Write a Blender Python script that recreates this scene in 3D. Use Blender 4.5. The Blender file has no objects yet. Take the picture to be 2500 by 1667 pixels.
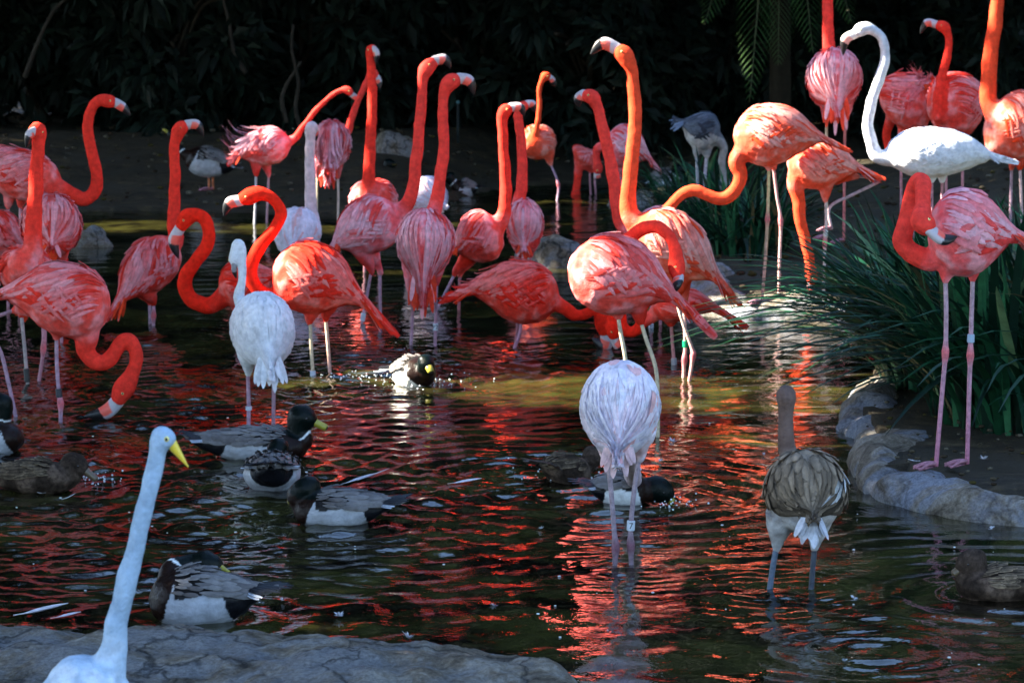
import bpy, math, random
import numpy as np
from mathutils import Vector, noise as mnoise

# ------------------------------------------------------------------ camera, world, sun, exposure
sc = bpy.context.scene
FPX = 8000.0            # focal length in photo pixels (photo 2500 x 1667)
CAMH = 2.0
PITCH = math.atan(963.5 / FPX)
cam_d = bpy.data.cameras.new('camera'); cam = bpy.data.objects.new('camera', cam_d)
sc.collection.objects.link(cam); sc.camera = cam
cam.location = (0, 0, CAMH); cam.rotation_euler = (math.pi / 2 - PITCH, 0, 0)
cam_d.sensor_width = 36; cam_d.lens = 36 * FPX / 2500; cam_d.clip_end = 500; cam_d.clip_start = .1
cam_d.dof.use_dof = True; cam_d.dof.focus_distance = 10.5; cam_d.dof.aperture_fstop = 11

SUN_EL = math.radians(38)
SUN = Vector((-math.cos(SUN_EL) * .995, math.cos(SUN_EL) * .03, math.sin(SUN_EL))).normalized()
w = bpy.data.worlds.new('World'); sc.world = w; w.use_nodes = True
nt = w.node_tree; bg = nt.nodes['Background']
sky = nt.nodes.new('ShaderNodeTexSky'); sky.sky_type = 'NISHITA'; sky.sun_disc = False
sky.sun_elevation = SUN_EL; sky.sun_rotation = math.atan2(SUN.x, SUN.y)
nt.links.new(sky.outputs[0], bg.inputs[0]); bg.inputs[1].default_value = .072; sky.ozone_density = 3.0; sky.dust_density = .4
sd = bpy.data.lights.new('sun', 'SUN'); sd.energy = 5; sd.angle = math.radians(.55); sd.color = (1, .93, .78)
so = bpy.data.objects.new('sun', sd); sc.collection.objects.link(so)
so.rotation_euler = SUN.to_track_quat('Z', 'Y').to_euler()
vs = sc.view_settings; vs.view_transform = 'Standard'; vs.look = 'None'; vs.gamma = 1
vs.exposure = 3.06; vs.use_curve_mapping = False
try:
    sc.cycles.max_bounces = 6; sc.cycles.diffuse_bounces = 3; sc.cycles.glossy_bounces = 3
    sc.cycles.caustics_reflective = False; sc.cycles.caustics_refractive = False
except Exception: pass

rng = random.Random(7); nr_ = np.random.RandomState(11)
COL = sc.collection

def P(u, v, Y):
    """point of the place seen at photo pixel (u, v) standing at depth Y (metres from the camera)"""
    a = (u - 1250) / FPX; b = (833.5 - v) / FPX
    d = Vector((a, math.cos(PITCH) + b * math.sin(PITCH), -math.sin(PITCH) + b * math.cos(PITCH)))
    return Vector((0, 0, CAMH)) + d * (Y / d.y)
def Yw(v, z=0.0):
    b = (833.5 - v) / FPX
    return (z - CAMH) * (math.cos(PITCH) + b * math.sin(PITCH)) / (-math.sin(PITCH) + b * math.cos(PITCH))
def PW(u, v, z=0.0): return P(u, v, Yw(v, z))

# ------------------------------------------------------------------ helpers
def tag(o, label=None, cat=None, group=None, kind=None):
    if label: o['label'] = label
    if cat: o['category'] = cat
    if group: o['group'] = group
    if kind: o['kind'] = kind
    return o
def link(name, me, mat=None, parent=None):
    o = bpy.data.objects.new(name, me); COL.objects.link(o)
    if mat and me: me.materials.append(mat)
    if parent: o.parent = parent; o.matrix_parent_inverse = parent.matrix_world.inverted()
    return o
def empty(name, loc, label, cat, group=None):
    o = bpy.data.objects.new(name, None); COL.objects.link(o); o.location = loc; o.empty_display_size = .1
    bpy.context.view_layer.update() if False else None
    o.matrix_world.translation = loc
    return tag(o, label, cat, group)
class MB:
    def __init__(s): s.v = []; s.f = []; s.c = []; s.n = 0
    def add(s, v, f, c=None):
        v = np.asarray(v, float).reshape(-1, 3); k = s.n
        s.v.append(v); s.f += [tuple(int(i) + k for i in q) for q in f]; s.n += len(v)
        if c is None: c = (1, 1, 1)
        c = np.asarray(c, float)
        if c.ndim == 1: c = np.tile(c, (len(v), 1))
        s.c.append(c)
    def mesh(s, name, smooth=True, origin=None):
        me = bpy.data.meshes.new(name)
        v = np.concatenate(s.v) if s.v else np.zeros((0, 3))
        if origin is not None: v = v - np.array(origin)
        me.from_pydata(v.tolist(), [], s.f)
        setcol(me, np.concatenate(s.c) if s.c else np.zeros((0, 3)))
        if smooth: me.polygons.foreach_set('use_smooth', [True] * len(me.polygons))
        me.update(); return me
    def build(s, name, mat, parent=None, smooth=True):
        org = parent.location if parent else None
        o = bpy.data.objects.new(name, s.mesh(name, smooth, org)); COL.objects.link(o)
        o.data.materials.append(mat)
        if parent: o.parent = parent
        return o
def setcol(me, c):
    a = me.color_attributes.new('Col', 'FLOAT_COLOR', 'POINT')
    full = np.ones((len(me.vertices), 4)); full[:, :3] = c
    a.data.foreach_set('color', full.ravel())
def grid_mesh(name, X, Y, Z, mat, col=None, parent=None):
    h, w_ = X.shape
    v = np.stack([X, Y, Z], -1).reshape(-1, 3)
    idx = np.arange(h * w_).reshape(h, w_)
    q = np.stack([idx[:-1, :-1], idx[:-1, 1:], idx[1:, 1:], idx[1:, :-1]], -1).reshape(-1, 4)
    o = np_mesh(name, v, q, mat, col, parent); return o
def np_mesh(name, v, q, mat, col=None, parent=None, smooth=True):
    me = bpy.data.meshes.new(name); n = len(q); k = q.shape[1]
    if parent is not None: v = v - np.array(parent.location)
    me.vertices.add(len(v)); me.vertices.foreach_set('co', v.astype(np.float32).ravel())
    me.loops.add(n * k); me.loops.foreach_set('vertex_index', q.astype(np.int32).ravel())
    me.polygons.add(n); me.polygons.foreach_set('loop_start', np.arange(0, n * k, k, dtype=np.int32))
    me.polygons.foreach_set('loop_total', np.full(n, k, np.int32))
    me.update(calc_edges=True); me.validate()
    me.polygons.foreach_set('use_smooth', np.full(n, smooth))
    if col is not None: setcol(me, col)
    o = bpy.data.objects.new(name, me); COL.objects.link(o); me.materials.append(mat)
    if parent is not None: o.parent = parent
    return o
def catmull(pts, n):
    pts = [np.array(p, float) for p in pts]
    if len(pts) == 2: return np.array([pts[0] * (1 - t) + pts[1] * t for t in np.linspace(0, 1, n)])
    ext = [2 * pts[0] - pts[1]] + pts + [2 * pts[-1] - pts[-2]]
    out = []
    for i in range(len(pts) - 1):
        a, b, c, d = ext[i:i + 4]
        for t in np.linspace(0, 1, 9)[:-1]:
            out.append(.5 * ((2 * b) + (c - a) * t + (2 * a - 5 * b + 4 * c - d) * t * t + (3 * b - a - 3 * c + d) * t ** 3))
    out.append(pts[-1]); out = np.array(out)
    L = np.concatenate([[0], np.cumsum(np.linalg.norm(np.diff(out, axis=0), axis=1))])
    s = np.linspace(0, L[-1], n)
    return np.stack([np.interp(s, L, out[:, k]) for k in range(3)], 1)
def unit(a): a = np.asarray(a, float); return a / (np.linalg.norm(a) + 1e-9)
def tube(path, rad, seg=12, flat=None, flatdir=None, close=True):
    """loft; flat = ratio of radius along flatdir"""
    path = np.asarray(path, float); n = len(path); rad = np.broadcast_to(rad, n)
    T = np.gradient(path, axis=0); T /= np.linalg.norm(T, axis=1)[:, None] + 1e-9
    up = np.array(flatdir, float) if flatdir is not None else np.array([0, 1, 0.])
    if abs(T[0] @ unit(up)) > .95 and flatdir is None: up = np.array([1, 0, 0.])
    A = unit(up - T[0] * (up @ T[0])); V = []; 
    for i in range(n):
        A = unit(A - T[i] * (A @ T[i])); B = np.cross(T[i], A)
        fl = 1 if flat is None else flat
        for k in range(seg):
            a = 2 * math.pi * k / seg
            V.append(path[i] + rad[i] * (math.cos(a) * A * fl + math.sin(a) * B))
    F = [(i * seg + k, i * seg + (k + 1) % seg, (i + 1) * seg + (k + 1) % seg, (i + 1) * seg + k) for i in range(n - 1) for k in range(seg)]
    if close:
        F.append(tuple(range(seg - 1, -1, -1))); F.append(tuple((n - 1) * seg + k for k in range(seg)))
    return np.array(V), F
def ball(c, r, seg=10, rings=6, sc_=(1, 1, 1)):
    V = []; 
    for i in range(rings + 1):
        t = math.pi * i / rings
        for k in range(seg):
            a = 2 * math.pi * k / seg
            V.append((c[0] + r * sc_[0] * math.sin(t) * math.cos(a), c[1] + r * sc_[1] * math.sin(t) * math.sin(a), c[2] + r * sc_[2] * math.cos(t)))
    F = [(i * seg + k, (i + 1) * seg + k, (i + 1) * seg + (k + 1) % seg, i * seg + (k + 1) % seg) for i in range(rings) for k in range(seg)]
    return V, F

# ------------------------------------------------------------------ materials
def newmat(name):
    m = bpy.data.materials.new(name); m.use_nodes = True
    n = m.node_tree; b = n.nodes['Principled BSDF']; return m, n, b
def node(n, t, **kw):
    x = n.nodes.new(t)
    for k, v in kw.items():
        if k.startswith('i_'): x.inputs[k[2:].replace('_', ' ')].default_value = v
        else: setattr(x, k, v)
    return x
def attr_mat(name, rough=.75, nscale=40, namt=.18, bump=.25, bscale=160, sheen=.25, spec=.25, stretch=None, trans=0):
    m, n, b = newmat(name); L = n.links.new
    a = node(n, 'ShaderNodeAttribute', attribute_name='Col')
    tc = node(n, 'ShaderNodeTexCoord'); mp = node(n, 'ShaderNodeMapping')
    if stretch: mp.inputs['Scale'].default_value = stretch
    L(tc.outputs['Object'], mp.inputs[0])
    no = node(n, 'ShaderNodeTexNoise', i_Scale=nscale, i_Detail=6.0, i_Roughness=.65); L(mp.outputs[0], no.inputs[0])
    mr = node(n, 'ShaderNodeMapRange'); L(no.outputs[0], mr.inputs[0])
    mr.inputs[1].default_value = .25; mr.inputs[2].default_value = .75
    mr.inputs[3].default_value = 1 - namt; mr.inputs[4].default_value = 1 + namt
    vm = node(n, 'ShaderNodeVectorMath', operation='SCALE'); L(a.outputs['Color'], vm.inputs[0]); L(mr.outputs[0], vm.inputs['Scale'])
    L(vm.outputs[0], b.inputs['Base Color'])
    b.inputs['Roughness'].default_value = rough; b.inputs['Specular IOR Level'].default_value = spec
    b.inputs['Sheen Weight'].default_value = sheen; b.inputs['Sheen Roughness'].default_value = .5
    b2 = node(n, 'ShaderNodeTexNoise', i_Scale=bscale, i_Detail=3.0); L(mp.outputs[0], b2.inputs[0])
    bu = node(n, 'ShaderNodeBump', i_Strength=bump, i_Distance=.006); L(b2.outputs[0], bu.inputs['Height']); L(bu.outputs[0], b.inputs['Normal'])
    if trans:
        tr = node(n, 'ShaderNodeBsdfTranslucent'); L(vm.outputs[0], tr.inputs[0]); mx = node(n, 'ShaderNodeMixShader'); mx.inputs[0].default_value = trans
        L(b.outputs[0], mx.inputs[1]); L(tr.outputs[0], mx.inputs[2]); L(mx.outputs[0], n.nodes['Material Output'].inputs[0])
    return m
M_DOWN = attr_mat('down', .95, 38, .28, .6, 150, 0, .05)
M_FEATH = attr_mat('feathers', .9, 36, .3, .45, 130, 0, .06, trans=.15)
M_SKIN = attr_mat('leg_skin', .5, 60, .5, .4, 220, 0, .4)
M_BILL = attr_mat('bill_horn', .35, 40, .1, .1, 120, 0, .5)
M_EYE = attr_mat('eye_gloss', .1, 10, .0, .0, 10, 0, .6)
M_LEAF = attr_mat('leaf', .6, 8, .35, .15, 40, 0, .15, trans=.12)
M_BARK = attr_mat('bark', .9, 14, .4, .8, 40, 0, .1)
M_BAND = attr_mat('plastic_band', .4, 10, .03, .02, 40, 0, .5)
M_DUCK = attr_mat('duck_plumage', .36, 34, .3, .3, 140, 0, .14)
M_HEN = attr_mat('brown_duck_plumage', .8, 60, .8, .4, 120, 0, .06)
M_BLADE = attr_mat('grass_blade', .5, 20, .4, .1, 60, 0, .2, trans=.1)

def rock_mat(name, c1, c2, c3, scale=6, blue=(.30, .32, .36), crack=.6, bd=.05):
    m, n, b = newmat(name); L = n.links.new
    tc = node(n, 'ShaderNodeTexCoord')
    no = node(n, 'ShaderNodeTexNoise', i_Scale=scale, i_Detail=9.0, i_Roughness=.72, i_Distortion=1.2); L(tc.outputs['Object'], no.inputs[0])
    cr = node(n, 'ShaderNodeValToRGB'); L(no.outputs[0], cr.inputs[0])
    e = cr.color_ramp.elements; e[0].position = .34; e[0].color = (*c1, 1); e[1].position = .66; e[1].color = (*c3, 1)
    x = e.new(.5); x.color = (*c2, 1)
    # broad patches of a second stone colour
    nb = node(n, 'ShaderNodeTexNoise', i_Scale=scale * .45, i_Detail=6.0, i_Roughness=.65, i_Distortion=.8); L(tc.outputs['Object'], nb.inputs[0])
    mb_ = node(n, 'ShaderNodeMapRange'); L(nb.outputs[0], mb_.inputs[0]); mb_.inputs[1].default_value = .46; mb_.inputs[2].default_value = .58
    mx = node(n, 'ShaderNodeMix', data_type='RGBA'); L(mb_.outputs[0], mx.inputs[0]); L(cr.outputs[0], mx.inputs[6]); mx.inputs[7].default_value = (*blue, 1)
    n2 = node(n, 'ShaderNodeTexNoise', i_Scale=scale * 11, i_Detail=7.0, i_Roughness=.8); L(tc.outputs['Object'], n2.inputs[0])
    mr = node(n, 'ShaderNodeMapRange'); L(n2.outputs[0], mr.inputs[0]); mr.inputs[1].default_value = .3; mr.inputs[2].default_value = .7; mr.inputs[3].default_value = .35; mr.inputs[4].default_value = 1.5
    # cracks and pits
    mp = node(n, 'ShaderNodeMapping'); mp.inputs['Scale'].default_value = (1, .8, 1); mp.inputs['Rotation'].default_value = (0, 0, .5); L(tc.outputs['Object'], mp.inputs[0])
    nd_ = node(n, 'ShaderNodeTexNoise', i_Scale=scale * 1.3, i_Detail=5.0); L(mp.outputs[0], nd_.inputs[0])
    va = node(n, 'ShaderNodeVectorMath', operation='MULTIPLY_ADD'); L(nd_.outputs['Color'], va.inputs[0]); va.inputs[1].default_value = (.28, .28, .28); L(mp.outputs[0], va.inputs[2])
    vo = node(n, 'ShaderNodeTexVoronoi', feature='DISTANCE_TO_EDGE', i_Scale=scale * .5); L(va.outputs[0], vo.inputs[0])
    ck = node(n, 'ShaderNodeMapRange'); L(vo.outputs['Distance'], ck.inputs[0]); ck.inputs[1].default_value = 0; ck.inputs[2].default_value = .035; ck.inputs[3].default_value = 1 - crack; ck.inputs[4].default_value = 1
    m1 = node(n, 'ShaderNodeMath', operation='MULTIPLY'); L(mr.outputs[0], m1.inputs[0]); L(ck.outputs[0], m1.inputs[1])
    vm = node(n, 'ShaderNodeVectorMath', operation='SCALE'); L(mx.outputs[2], vm.inputs[0]); L(m1.outputs[0], vm.inputs['Scale'])
    L(vm.outputs[0], b.inputs['Base Color']); b.inputs['Roughness'].default_value = .78; b.inputs['Specular IOR Level'].default_value = .3
    ad = node(n, 'ShaderNodeMath', operation='ADD'); L(no.outputs[0], ad.inputs[0])
    ml = node(n, 'ShaderNodeMath', operation='MULTIPLY'); L(n2.outputs[0], ml.inputs[0]); ml.inputs[1].default_value = .5; L(ml.outputs[0], ad.inputs[1])
    a2 = node(n, 'ShaderNodeMath', operation='MULTIPLY_ADD'); L(ck.outputs[0], a2.inputs[0]); a2.inputs[1].default_value = .5 * crack; L(ad.outputs[0], a2.inputs[2])
    bu = node(n, 'ShaderNodeBump', i_Strength=1.0, i_Distance=bd); L(a2.outputs[0], bu.inputs['Height']); L(bu.outputs[0], b.inputs['Normal'])
    return m
M_ROCK = rock_mat('grey_rock', (.07, .048, .028), (.34, .27, .19), (.60, .55, .48), 6, (.38, .37, .37), .75, .09)
M_ROCK2 = rock_mat('tan_rock', (.09, .065, .04), (.32, .26, .19), (.52, .47, .41), 6, (.34, .36, .42), .4)
M_SOIL = rock_mat('bare_soil', (.012, .008, .003), (.042, .029, .011), (.13, .095, .042), 4.5, (.05, .04, .022), 0.0, .04)

# water
def water_mat():
    m, n, b = newmat('pond_water'); L = n.links.new
    tc = node(n, 'ShaderNodeTexCoord'); 
    no = node(n, 'ShaderNodeTexNoise', i_Scale=2.6, i_Detail=5.0, i_Roughness=.6, i_Distortion=.8); L(tc.outputs['Object'], no.inputs[0])
    cr = node(n, 'ShaderNodeValToRGB'); L(no.outputs[0], cr.inputs[0]); e = cr.color_ramp.elements
    e[0].position = .42; e[0].color = (.0065, .005, .0028, 1); e[1].position = .66; e[1].color = (.044, .042, .010, 1)
    L(cr.outputs[0], b.inputs['Base Color'])
    b.inputs['Roughness'].default_value = .025; b.inputs['IOR'].default_value = 1.5; b.inputs['Specular IOR Level'].default_value = .5
    n2 = node(n, 'ShaderNodeTexNoise', i_Scale=24.0, i_Detail=3.0, i_Roughness=.55); L(tc.outputs['Object'], n2.inputs[0])
    bu = node(n, 'ShaderNodeBump', i_Strength=.5, i_Distance=.0035); L(n2.outputs[0], bu.inputs['Height']); L(bu.outputs[0], b.inputs['Normal'])
    return m
M_WATER = water_mat()

# ------------------------------------------------------------------ terrain
isl = [PW(*p) for p in [(2500, 1290), (2350, 1275), (2205, 1235), (2150, 1206), (2072, 1198), (2066, 1150), (2118, 1105), (2064, 1075), (2048, 1010),
                        (2105, 930), (2110, 800), (2000, 792), (1880, 782), (1790, 772), (1745, 742), (1700, 680), (1640, 610), (1570, 510)]]
isl2 = [(p.x, p.y) for p in isl] + [(1.1, 29.0), (7, 31), (9, 20), (6, 11), (2.4, 11.0)]
def seg_sd(px, py, poly):
    d = np.full(px.shape, 1e9); inside = np.zeros(px.shape, bool); n = len(poly)
    for i in range(n):
        ax, ay = poly[i]; bx, by = poly[(i + 1) % n]
        ex, ey = bx - ax, by - ay; wx, wy = px - ax, py - ay
        t = np.clip((wx * ex + wy * ey) / (ex * ex + ey * ey + 1e-12), 0, 1)
        d = np.minimum(d, (wx - ex * t) ** 2 + (wy - ey * t) ** 2)
        c = ((ay <= py) & (by > py)) | ((by <= py) & (ay > py))
        with np.errstate(divide='ignore', invalid='ignore'):
            xi = ax + (py - ay) / (by - ay + 1e-12) * ex
        inside ^= c & (px < xi)
    d = np.sqrt(d); return np.where(inside, d, -d)
def sst(a, b, x): t = np.clip((x - a) / (b - a), 0, 1); return t * t * (3 - 2 * t)
NEAR = [PW(u, v, .15) for u, v in [(-700, 1490), (0, 1505), (150, 1512), (330, 1525), (480, 1530), (560, 1548), (660, 1560), (850, 1552), (1000, 1560), (1150, 1572), (1250, 1584), (1330, 1612), (1400, 1655), (1450, 1720), (1500, 1850)]]
near_x = np.array([p.x for p in NEAR] + [1.0, 60]); near_y = np.array([p.y for p in NEAR] + [6.4, 6.2])
def ground_h(x, y):
    h = np.full(x.shape, -.35)
    ys = 24.5 + 3.0 * sst(-1.2, .2, x) + .25 * np.sin(x * 1.7)
    h = np.maximum(h, -.35 + .38 * sst(-.35, .1, y - ys) + .33 * sst(0, 4.5, y - ys))
    d = seg_sd(x, y, isl2)
    h = np.maximum(h, -.35 + .44 * sst(-.12, .12, d) + .3 * sst(.6, 3.5, d))
    h = np.maximum(h, -.35 + .9 * sst(0, 2, -x - 5.2 + .3 * np.sin(y)))
    h = np.maximum(h, -.35 + .9 * sst(0, 2, x - 5.4 + .3 * np.sin(y)))
    ye = np.interp(x, near_x, near_y)
    h = np.maximum(h, -.35 + .36 * sst(0.1, .7, ye - y - .25))
    h = h + 6 * sst(36, 50, y)
    return h
def axis_(parts): return np.unique(np.concatenate([np.arange(*p) for p in parts]))
gx = axis_([(-160, -8, 8), (-8, 8, .12), (8, 161, 8)]); gy = axis_([(-80, 4, 6), (4, 34, .12), (34, 52, 1), (52, 200, 10)])
GX, GY = np.meshgrid(gx, gy); GZ = ground_h(GX, GY)
nz = np.array([mnoise.fractal(Vector((x * 1.3, y * 1.3, 0)), 1, 2, 4) for x, y in zip(GX.ravel(), GY.ravel())]).reshape(GX.shape)
GZ = GZ + nz * .035
ground = grid_mesh('ground', GX, GY, GZ, M_SOIL); tag(ground, kind='structure')
def gz(x, y): return float(ground_h(np.array([x]), np.array([y]))[0])

# ------------------------------------------------------------------ birds
B_PROF_S = np.array([-1.9, -1.8, -1.5, -1.2, -.95, -.7, -.35, .05, .4, .68, .86, .96, 1.0])
B_PROF_R = np.array([0, .015, .05, .13, .33, .62, .88, 1.0, .96, .78, .53, .28, 0])
R_PROF_R = np.array([0, .05, .12, .30, .62, .84, .97, 1.0, .93, .76, .53, .28, 0])
D_PROF_R = np.array([0, .07, .20, .34, .50, .68, .90, 1.0, .95, .78, .56, .3, 0])
SUNLIT = []   # (point, radius) that the sun reaches through the canopy
RINGS = []    # ripples (x, y, amplitude, wavelength, reach)
PAL = {
 'coral': dict(neck=(.90, .045, .028), body=(.86, .115, .095), red=(.86, .035, .018), pale=(.92, .36, .38), tail=(.88, .07, .022), pr=.47),
 'scarlet': dict(neck=(.91, .028, .012), body=(.87, .075, .05), red=(.88, .025, .010), pale=(.92, .28, .25), tail=(.90, .05, .012), pr=.38),
 'orange': dict(neck=(.92, .080, .030), body=(.89, .14, .09), red=(.90, .060, .014), pale=(.93, .42, .36), tail=(.90, .055, .018), pr=.48),
 'pink': dict(neck=(.89, .060, .045), body=(.87, .175, .20), red=(.87, .055, .045), pale=(.92, .49, .56), tail=(.89, .08, .04), pr=.60),
 'white': dict(neck=(.70, .72, .76), body=(.80, .80, .82), red=(.82, .76, .78), pale=(.88, .88, .92), tail=(.84, .84, .88), pr=.85),
 'blush': dict(neck=(.72, .54, .56), body=(.86, .74, .82), red=(.90, .46, .44), pale=(.88, .84, .95), tail=(.84, .58, .60), pr=.92),
 'juv': dict(neck=(.15, .10, .085), body=(.52, .50, .50), red=(.12, .085, .065), pale=(.36, .275, .20), tail=(.66, .66, .72), pr=.6),
 'juv2': dict(neck=(.30, .28, .27), body=(.52, .50, .50), red=(.04, .045, .06), pale=(.14, .16, .20), tail=(.25, .30, .40), pr=.4),
 'egret': dict(neck=(.34, .46, .60), body=(.38, .50, .64), red=(.76, .8, .85), pale=(.80, .84, .90), tail=(.8, .8, .8), pr=.8),  # white bird; the blue shade it stands in is mixed into neck and body
 'drake': dict(neck=(.001, .004, .003), body=(.42, .42, .44), red=(.12, .105, .10), pale=(.22, .20, .19), tail=(.02, .02, .02), pr=.5),
 'hen': dict(neck=(.045, .030, .022), body=(.07, .046, .032), red=(.03, .02, .014), pale=(.19, .135, .085), tail=(.08, .055, .04), pr=.5),
}
def remesh(V, F, vox, it):
    me = bpy.data.meshes.new('tmp'); me.from_pydata([tuple(v) for v in V], [], F); me.update()
    o = bpy.data.objects.new('tmp', me); COL.objects.link(o)
    r = o.modifiers.new('r', 'REMESH'); r.mode = 'VOXEL'; r.voxel_size = vox
    s = o.modifiers.new('s', 'SMOOTH'); s.factor = .6; s.iterations = it
    dg = bpy.context.evaluated_depsgraph_get()
    out = bpy.data.meshes.new_from_object(o.evaluated_get(dg))
    bpy.data.objects.remove(o); bpy.data.meshes.remove(me)
    return out

def bird(label, D, f, r, h, neck, bill, fd=0.0, w=.135, pal='coral', legs=(), nr=.029, hr=.037, kind='flamingo', group='coral flamingos wading in the pond', bodycol=None,
         ruffle=0, droop=.35, tl=1.0, bands=(), land=False, vox=.008, dens=1.0, gz0=0.0, billcol=None, tuft=0, seed=0, nbase=1.0, wing=True, open_=0, headcol=None, lens=1.0, lit=(), rear=False, pmax=1.95, fw=1.0):
    if isinstance(h, tuple): rear = True; h, pmax = h
    R = random.Random(seed + int(D * 1000)); pal_ = PAL[pal]; hr = hr * 1.07
    px = D / FPX
    duck = kind in ('drake', 'hen'); name = {'flamingo': 'flamingo', 'drake': 'mallard_duck', 'hen': 'mallard_duck', 'egret': 'great_egret'}[kind]
    pf = np.array(P(f[0], f[1], D + fd / 2)); pr = np.array(P(r[0], r[1], D - fd / 2))
    C = (pf + pr) / 2; Fw = unit(pf - pr); L2 = np.linalg.norm(pf - pr) / 2; H = h * px
    up = np.array([0, 0, 1.]); U = unit(up - Fw * (up @ Fw)); Lat = np.cross(U, Fw)
    if abs(Fw[2]) > .97: U = unit(np.array([0, -1., 0]) - Fw * (-Fw[1])); Lat = np.cross(U, Fw)
    W = w
    root = empty(name, Vector((C[0], C[1], gz0)), label, kind if kind in ('flamingo',) else ('duck' if duck else 'egret'), group)
    prof = D_PROF_R if duck else (R_PROF_R if rear else B_PROF_R)
    smin = -1 - .9 * tl
    def S(s, ph, side=1, off=0.0):
        ss = np.where(s < -1, -1 + (s + 1) / max(tl, .01), s)
        rr = np.interp(ss, B_PROF_S, prof)
        hh = H * rr; ww = W * np.maximum(rr, 0) * np.where(ss < -1, 1 + (-1 - ss) * .8, 1)
        zc = -droop * np.maximum(-.55 - s, 0) ** 1.35 * L2
        if duck: zc = -zc * .6
        nx = np.sin(ph) / max(W, .01); nz_ = np.cos(ph) / max(H, .01); nn = np.sqrt(nx * nx + nz_ * nz_)
        a = (np.sin(ph) * ww + off * nx / nn) * side; b = np.cos(ph) * hh + zc + off * nz_ / nn
        s_ = np.asarray(s, float)
        return C + s_[..., None] * L2 * Fw + np.asarray(a)[..., None] * Lat + np.asarray(b)[..., None] * U
    # --- body volume
    sl = np.concatenate([np.linspace(smin + .02, -.9, 9), np.linspace(-.8, .85, 14), [.93, .98, .998]])
    seg = 20; V = []; 
    for s in sl:
        V.append(S(np.full(seg, s), np.linspace(0, 2 * math.pi, seg, endpoint=False)))
    V = np.concatenate(V); n = len(sl)
    F = [(i * seg + k, i * seg + (k + 1) % seg, (i + 1) * seg + (k + 1) % seg, (i + 1) * seg + k) for i in range(n - 1) for k in range(seg)]
    F.append(tuple(range(seg - 1, -1, -1))); F.append(tuple((n - 1) * seg + k for k in range(seg)))
    allV = [V]; allF = list(F); cnt = len(V)
    def addv(v, f):
        nonlocal cnt
        allV.append(np.asarray(v)); allF.extend([tuple(i + cnt for i in q) for q in f]); cnt += len(v)
    # --- neck and head
    def pt(p, base=0.0): return np.array(P(p[0], p[1], D + (p[2] if len(p) > 2 else base)))
    hd = fd / 2
    npts = [pt(p, hd) for p in neck]; start = C + Fw * L2 * (.35 if not duck else .45)
    hc = npts[-1]; bb = pt(bill[0], hd) if bill else None
    path = [start] + npts + ([bb] if bill else [])
    NP = catmull(path, 60 if not duck else 30)
    arc = np.concatenate([[0], np.cumsum(np.linalg.norm(np.diff(NP, axis=0), axis=1))]); tot = arc[-1]
    ihc = np.argmin(np.linalg.norm(NP - hc, axis=1)); ahc = arc[ihc]
    tt = arc / tot
    rad = nr * (1.22 - .42 * tt)
    rad = rad + (min(H * .55, .075) * nbase - nr) * np.exp(-(arc / (.5 * L2 + .02)) ** 2)
    sg = hr * 1.15
    rad = np.where(arc <= ahc, rad + (hr - rad) * np.exp(-((ahc - arc) / sg) ** 2), hr + (hr * .62 - hr) * np.clip((arc - ahc) / max(tot - ahc, 1e-4), 0, 1) ** 1.5)
    rad = rad * (1 + .05 * np.array([mnoise.noise(Vector((a_ * 16 + seed, D, 0))) for a_ in arc]))
    NPj = NP + np.array([[mnoise.noise(Vector((a_ * 11, seed, 0))), mnoise.noise(Vector((a_ * 11, seed, 5))), mnoise.noise(Vector((a_ * 11, seed, 9)))] for a_ in arc]) * .0045
    v, f_ = tube(NPj, rad, 14); addv(v, f_)
    hvec = unit((bb - hc) if bill else NP[-1] - NP[-4])
    bv, bf = ball((0, 0, 0), 1, 14, 9); bv = np.array(bv); bx_ = np.cross(hvec, np.array([.13, .97, .2])); bx_ = unit(bx_); by_ = np.cross(hvec, bx_)
    addv(hc + hvec * hr * .15 + (bv[:, 2:3] * hvec * hr * 1.22 + bv[:, 0:1] * bx_ * hr * .98 + bv[:, 1:2] * by_ * hr * .98), bf)
    # --- thighs
    legpts = []
    for lg in legs:
        q = [pt(p, 0) for p in lg['p']]; legpts.append(q)
        top = q[0]; loc = (top - C) @ Fw; bx = np.clip(loc, -.5 * L2, .4 * L2)
        s0 = C + Fw * bx - U * H * .45 + Lat * np.clip((top - C) @ Lat, -W * .6, W * .6)
        dn = unit(q[1] - q[0])
        th = catmull([s0, top * .6 + s0 * .4, top, top + dn * .03], 12)
        v, f_ = tube(th, np.interp(np.linspace(0, 1, 12), [0, .35, .8, 1], [.06, .045, .022, .010]) * (1 if not duck else .4), 10); addv(v, f_)
    me = remesh(np.concatenate(allV), allF, vox, 5 if not duck else 4)
    nv = len(me.vertices); co = np.empty(nv * 3, np.float32); me.vertices.foreach_get('co', co); co = co.reshape(-1, 3).astype(float)
    dd = np.linalg.norm(co[:, None, :] - NP[None], axis=2) - rad[None] * 0
    j = dd.argmin(1); dm = dd[np.arange(nv), j]; tj = arc[j]
    loc = co - C; s = (loc @ Fw) / L2; a = (loc @ Lat) / W; b = (loc @ U) / H
    ph = np.abs(np.arctan2(a, b)); inb = (a * a + b * b + (s * 1.0) ** 2)
    nk = np.clip((tj - .35 * L2 - .02) / (.10 if not duck else .02), 0, 1) * (dm < rad[j] * 1.5 + .01)
    nk = np.where(nk > 0, nk, 0)
    nse = np.array([mnoise.fractal(Vector(c * 14), 1, 2, 3) for c in co])
    bodyc = np.array(pal_['body'])[None] * np.ones((nv, 1))
    if bodycol: bodyc = np.array(bodycol)[None] * np.ones((nv, 1))
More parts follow.
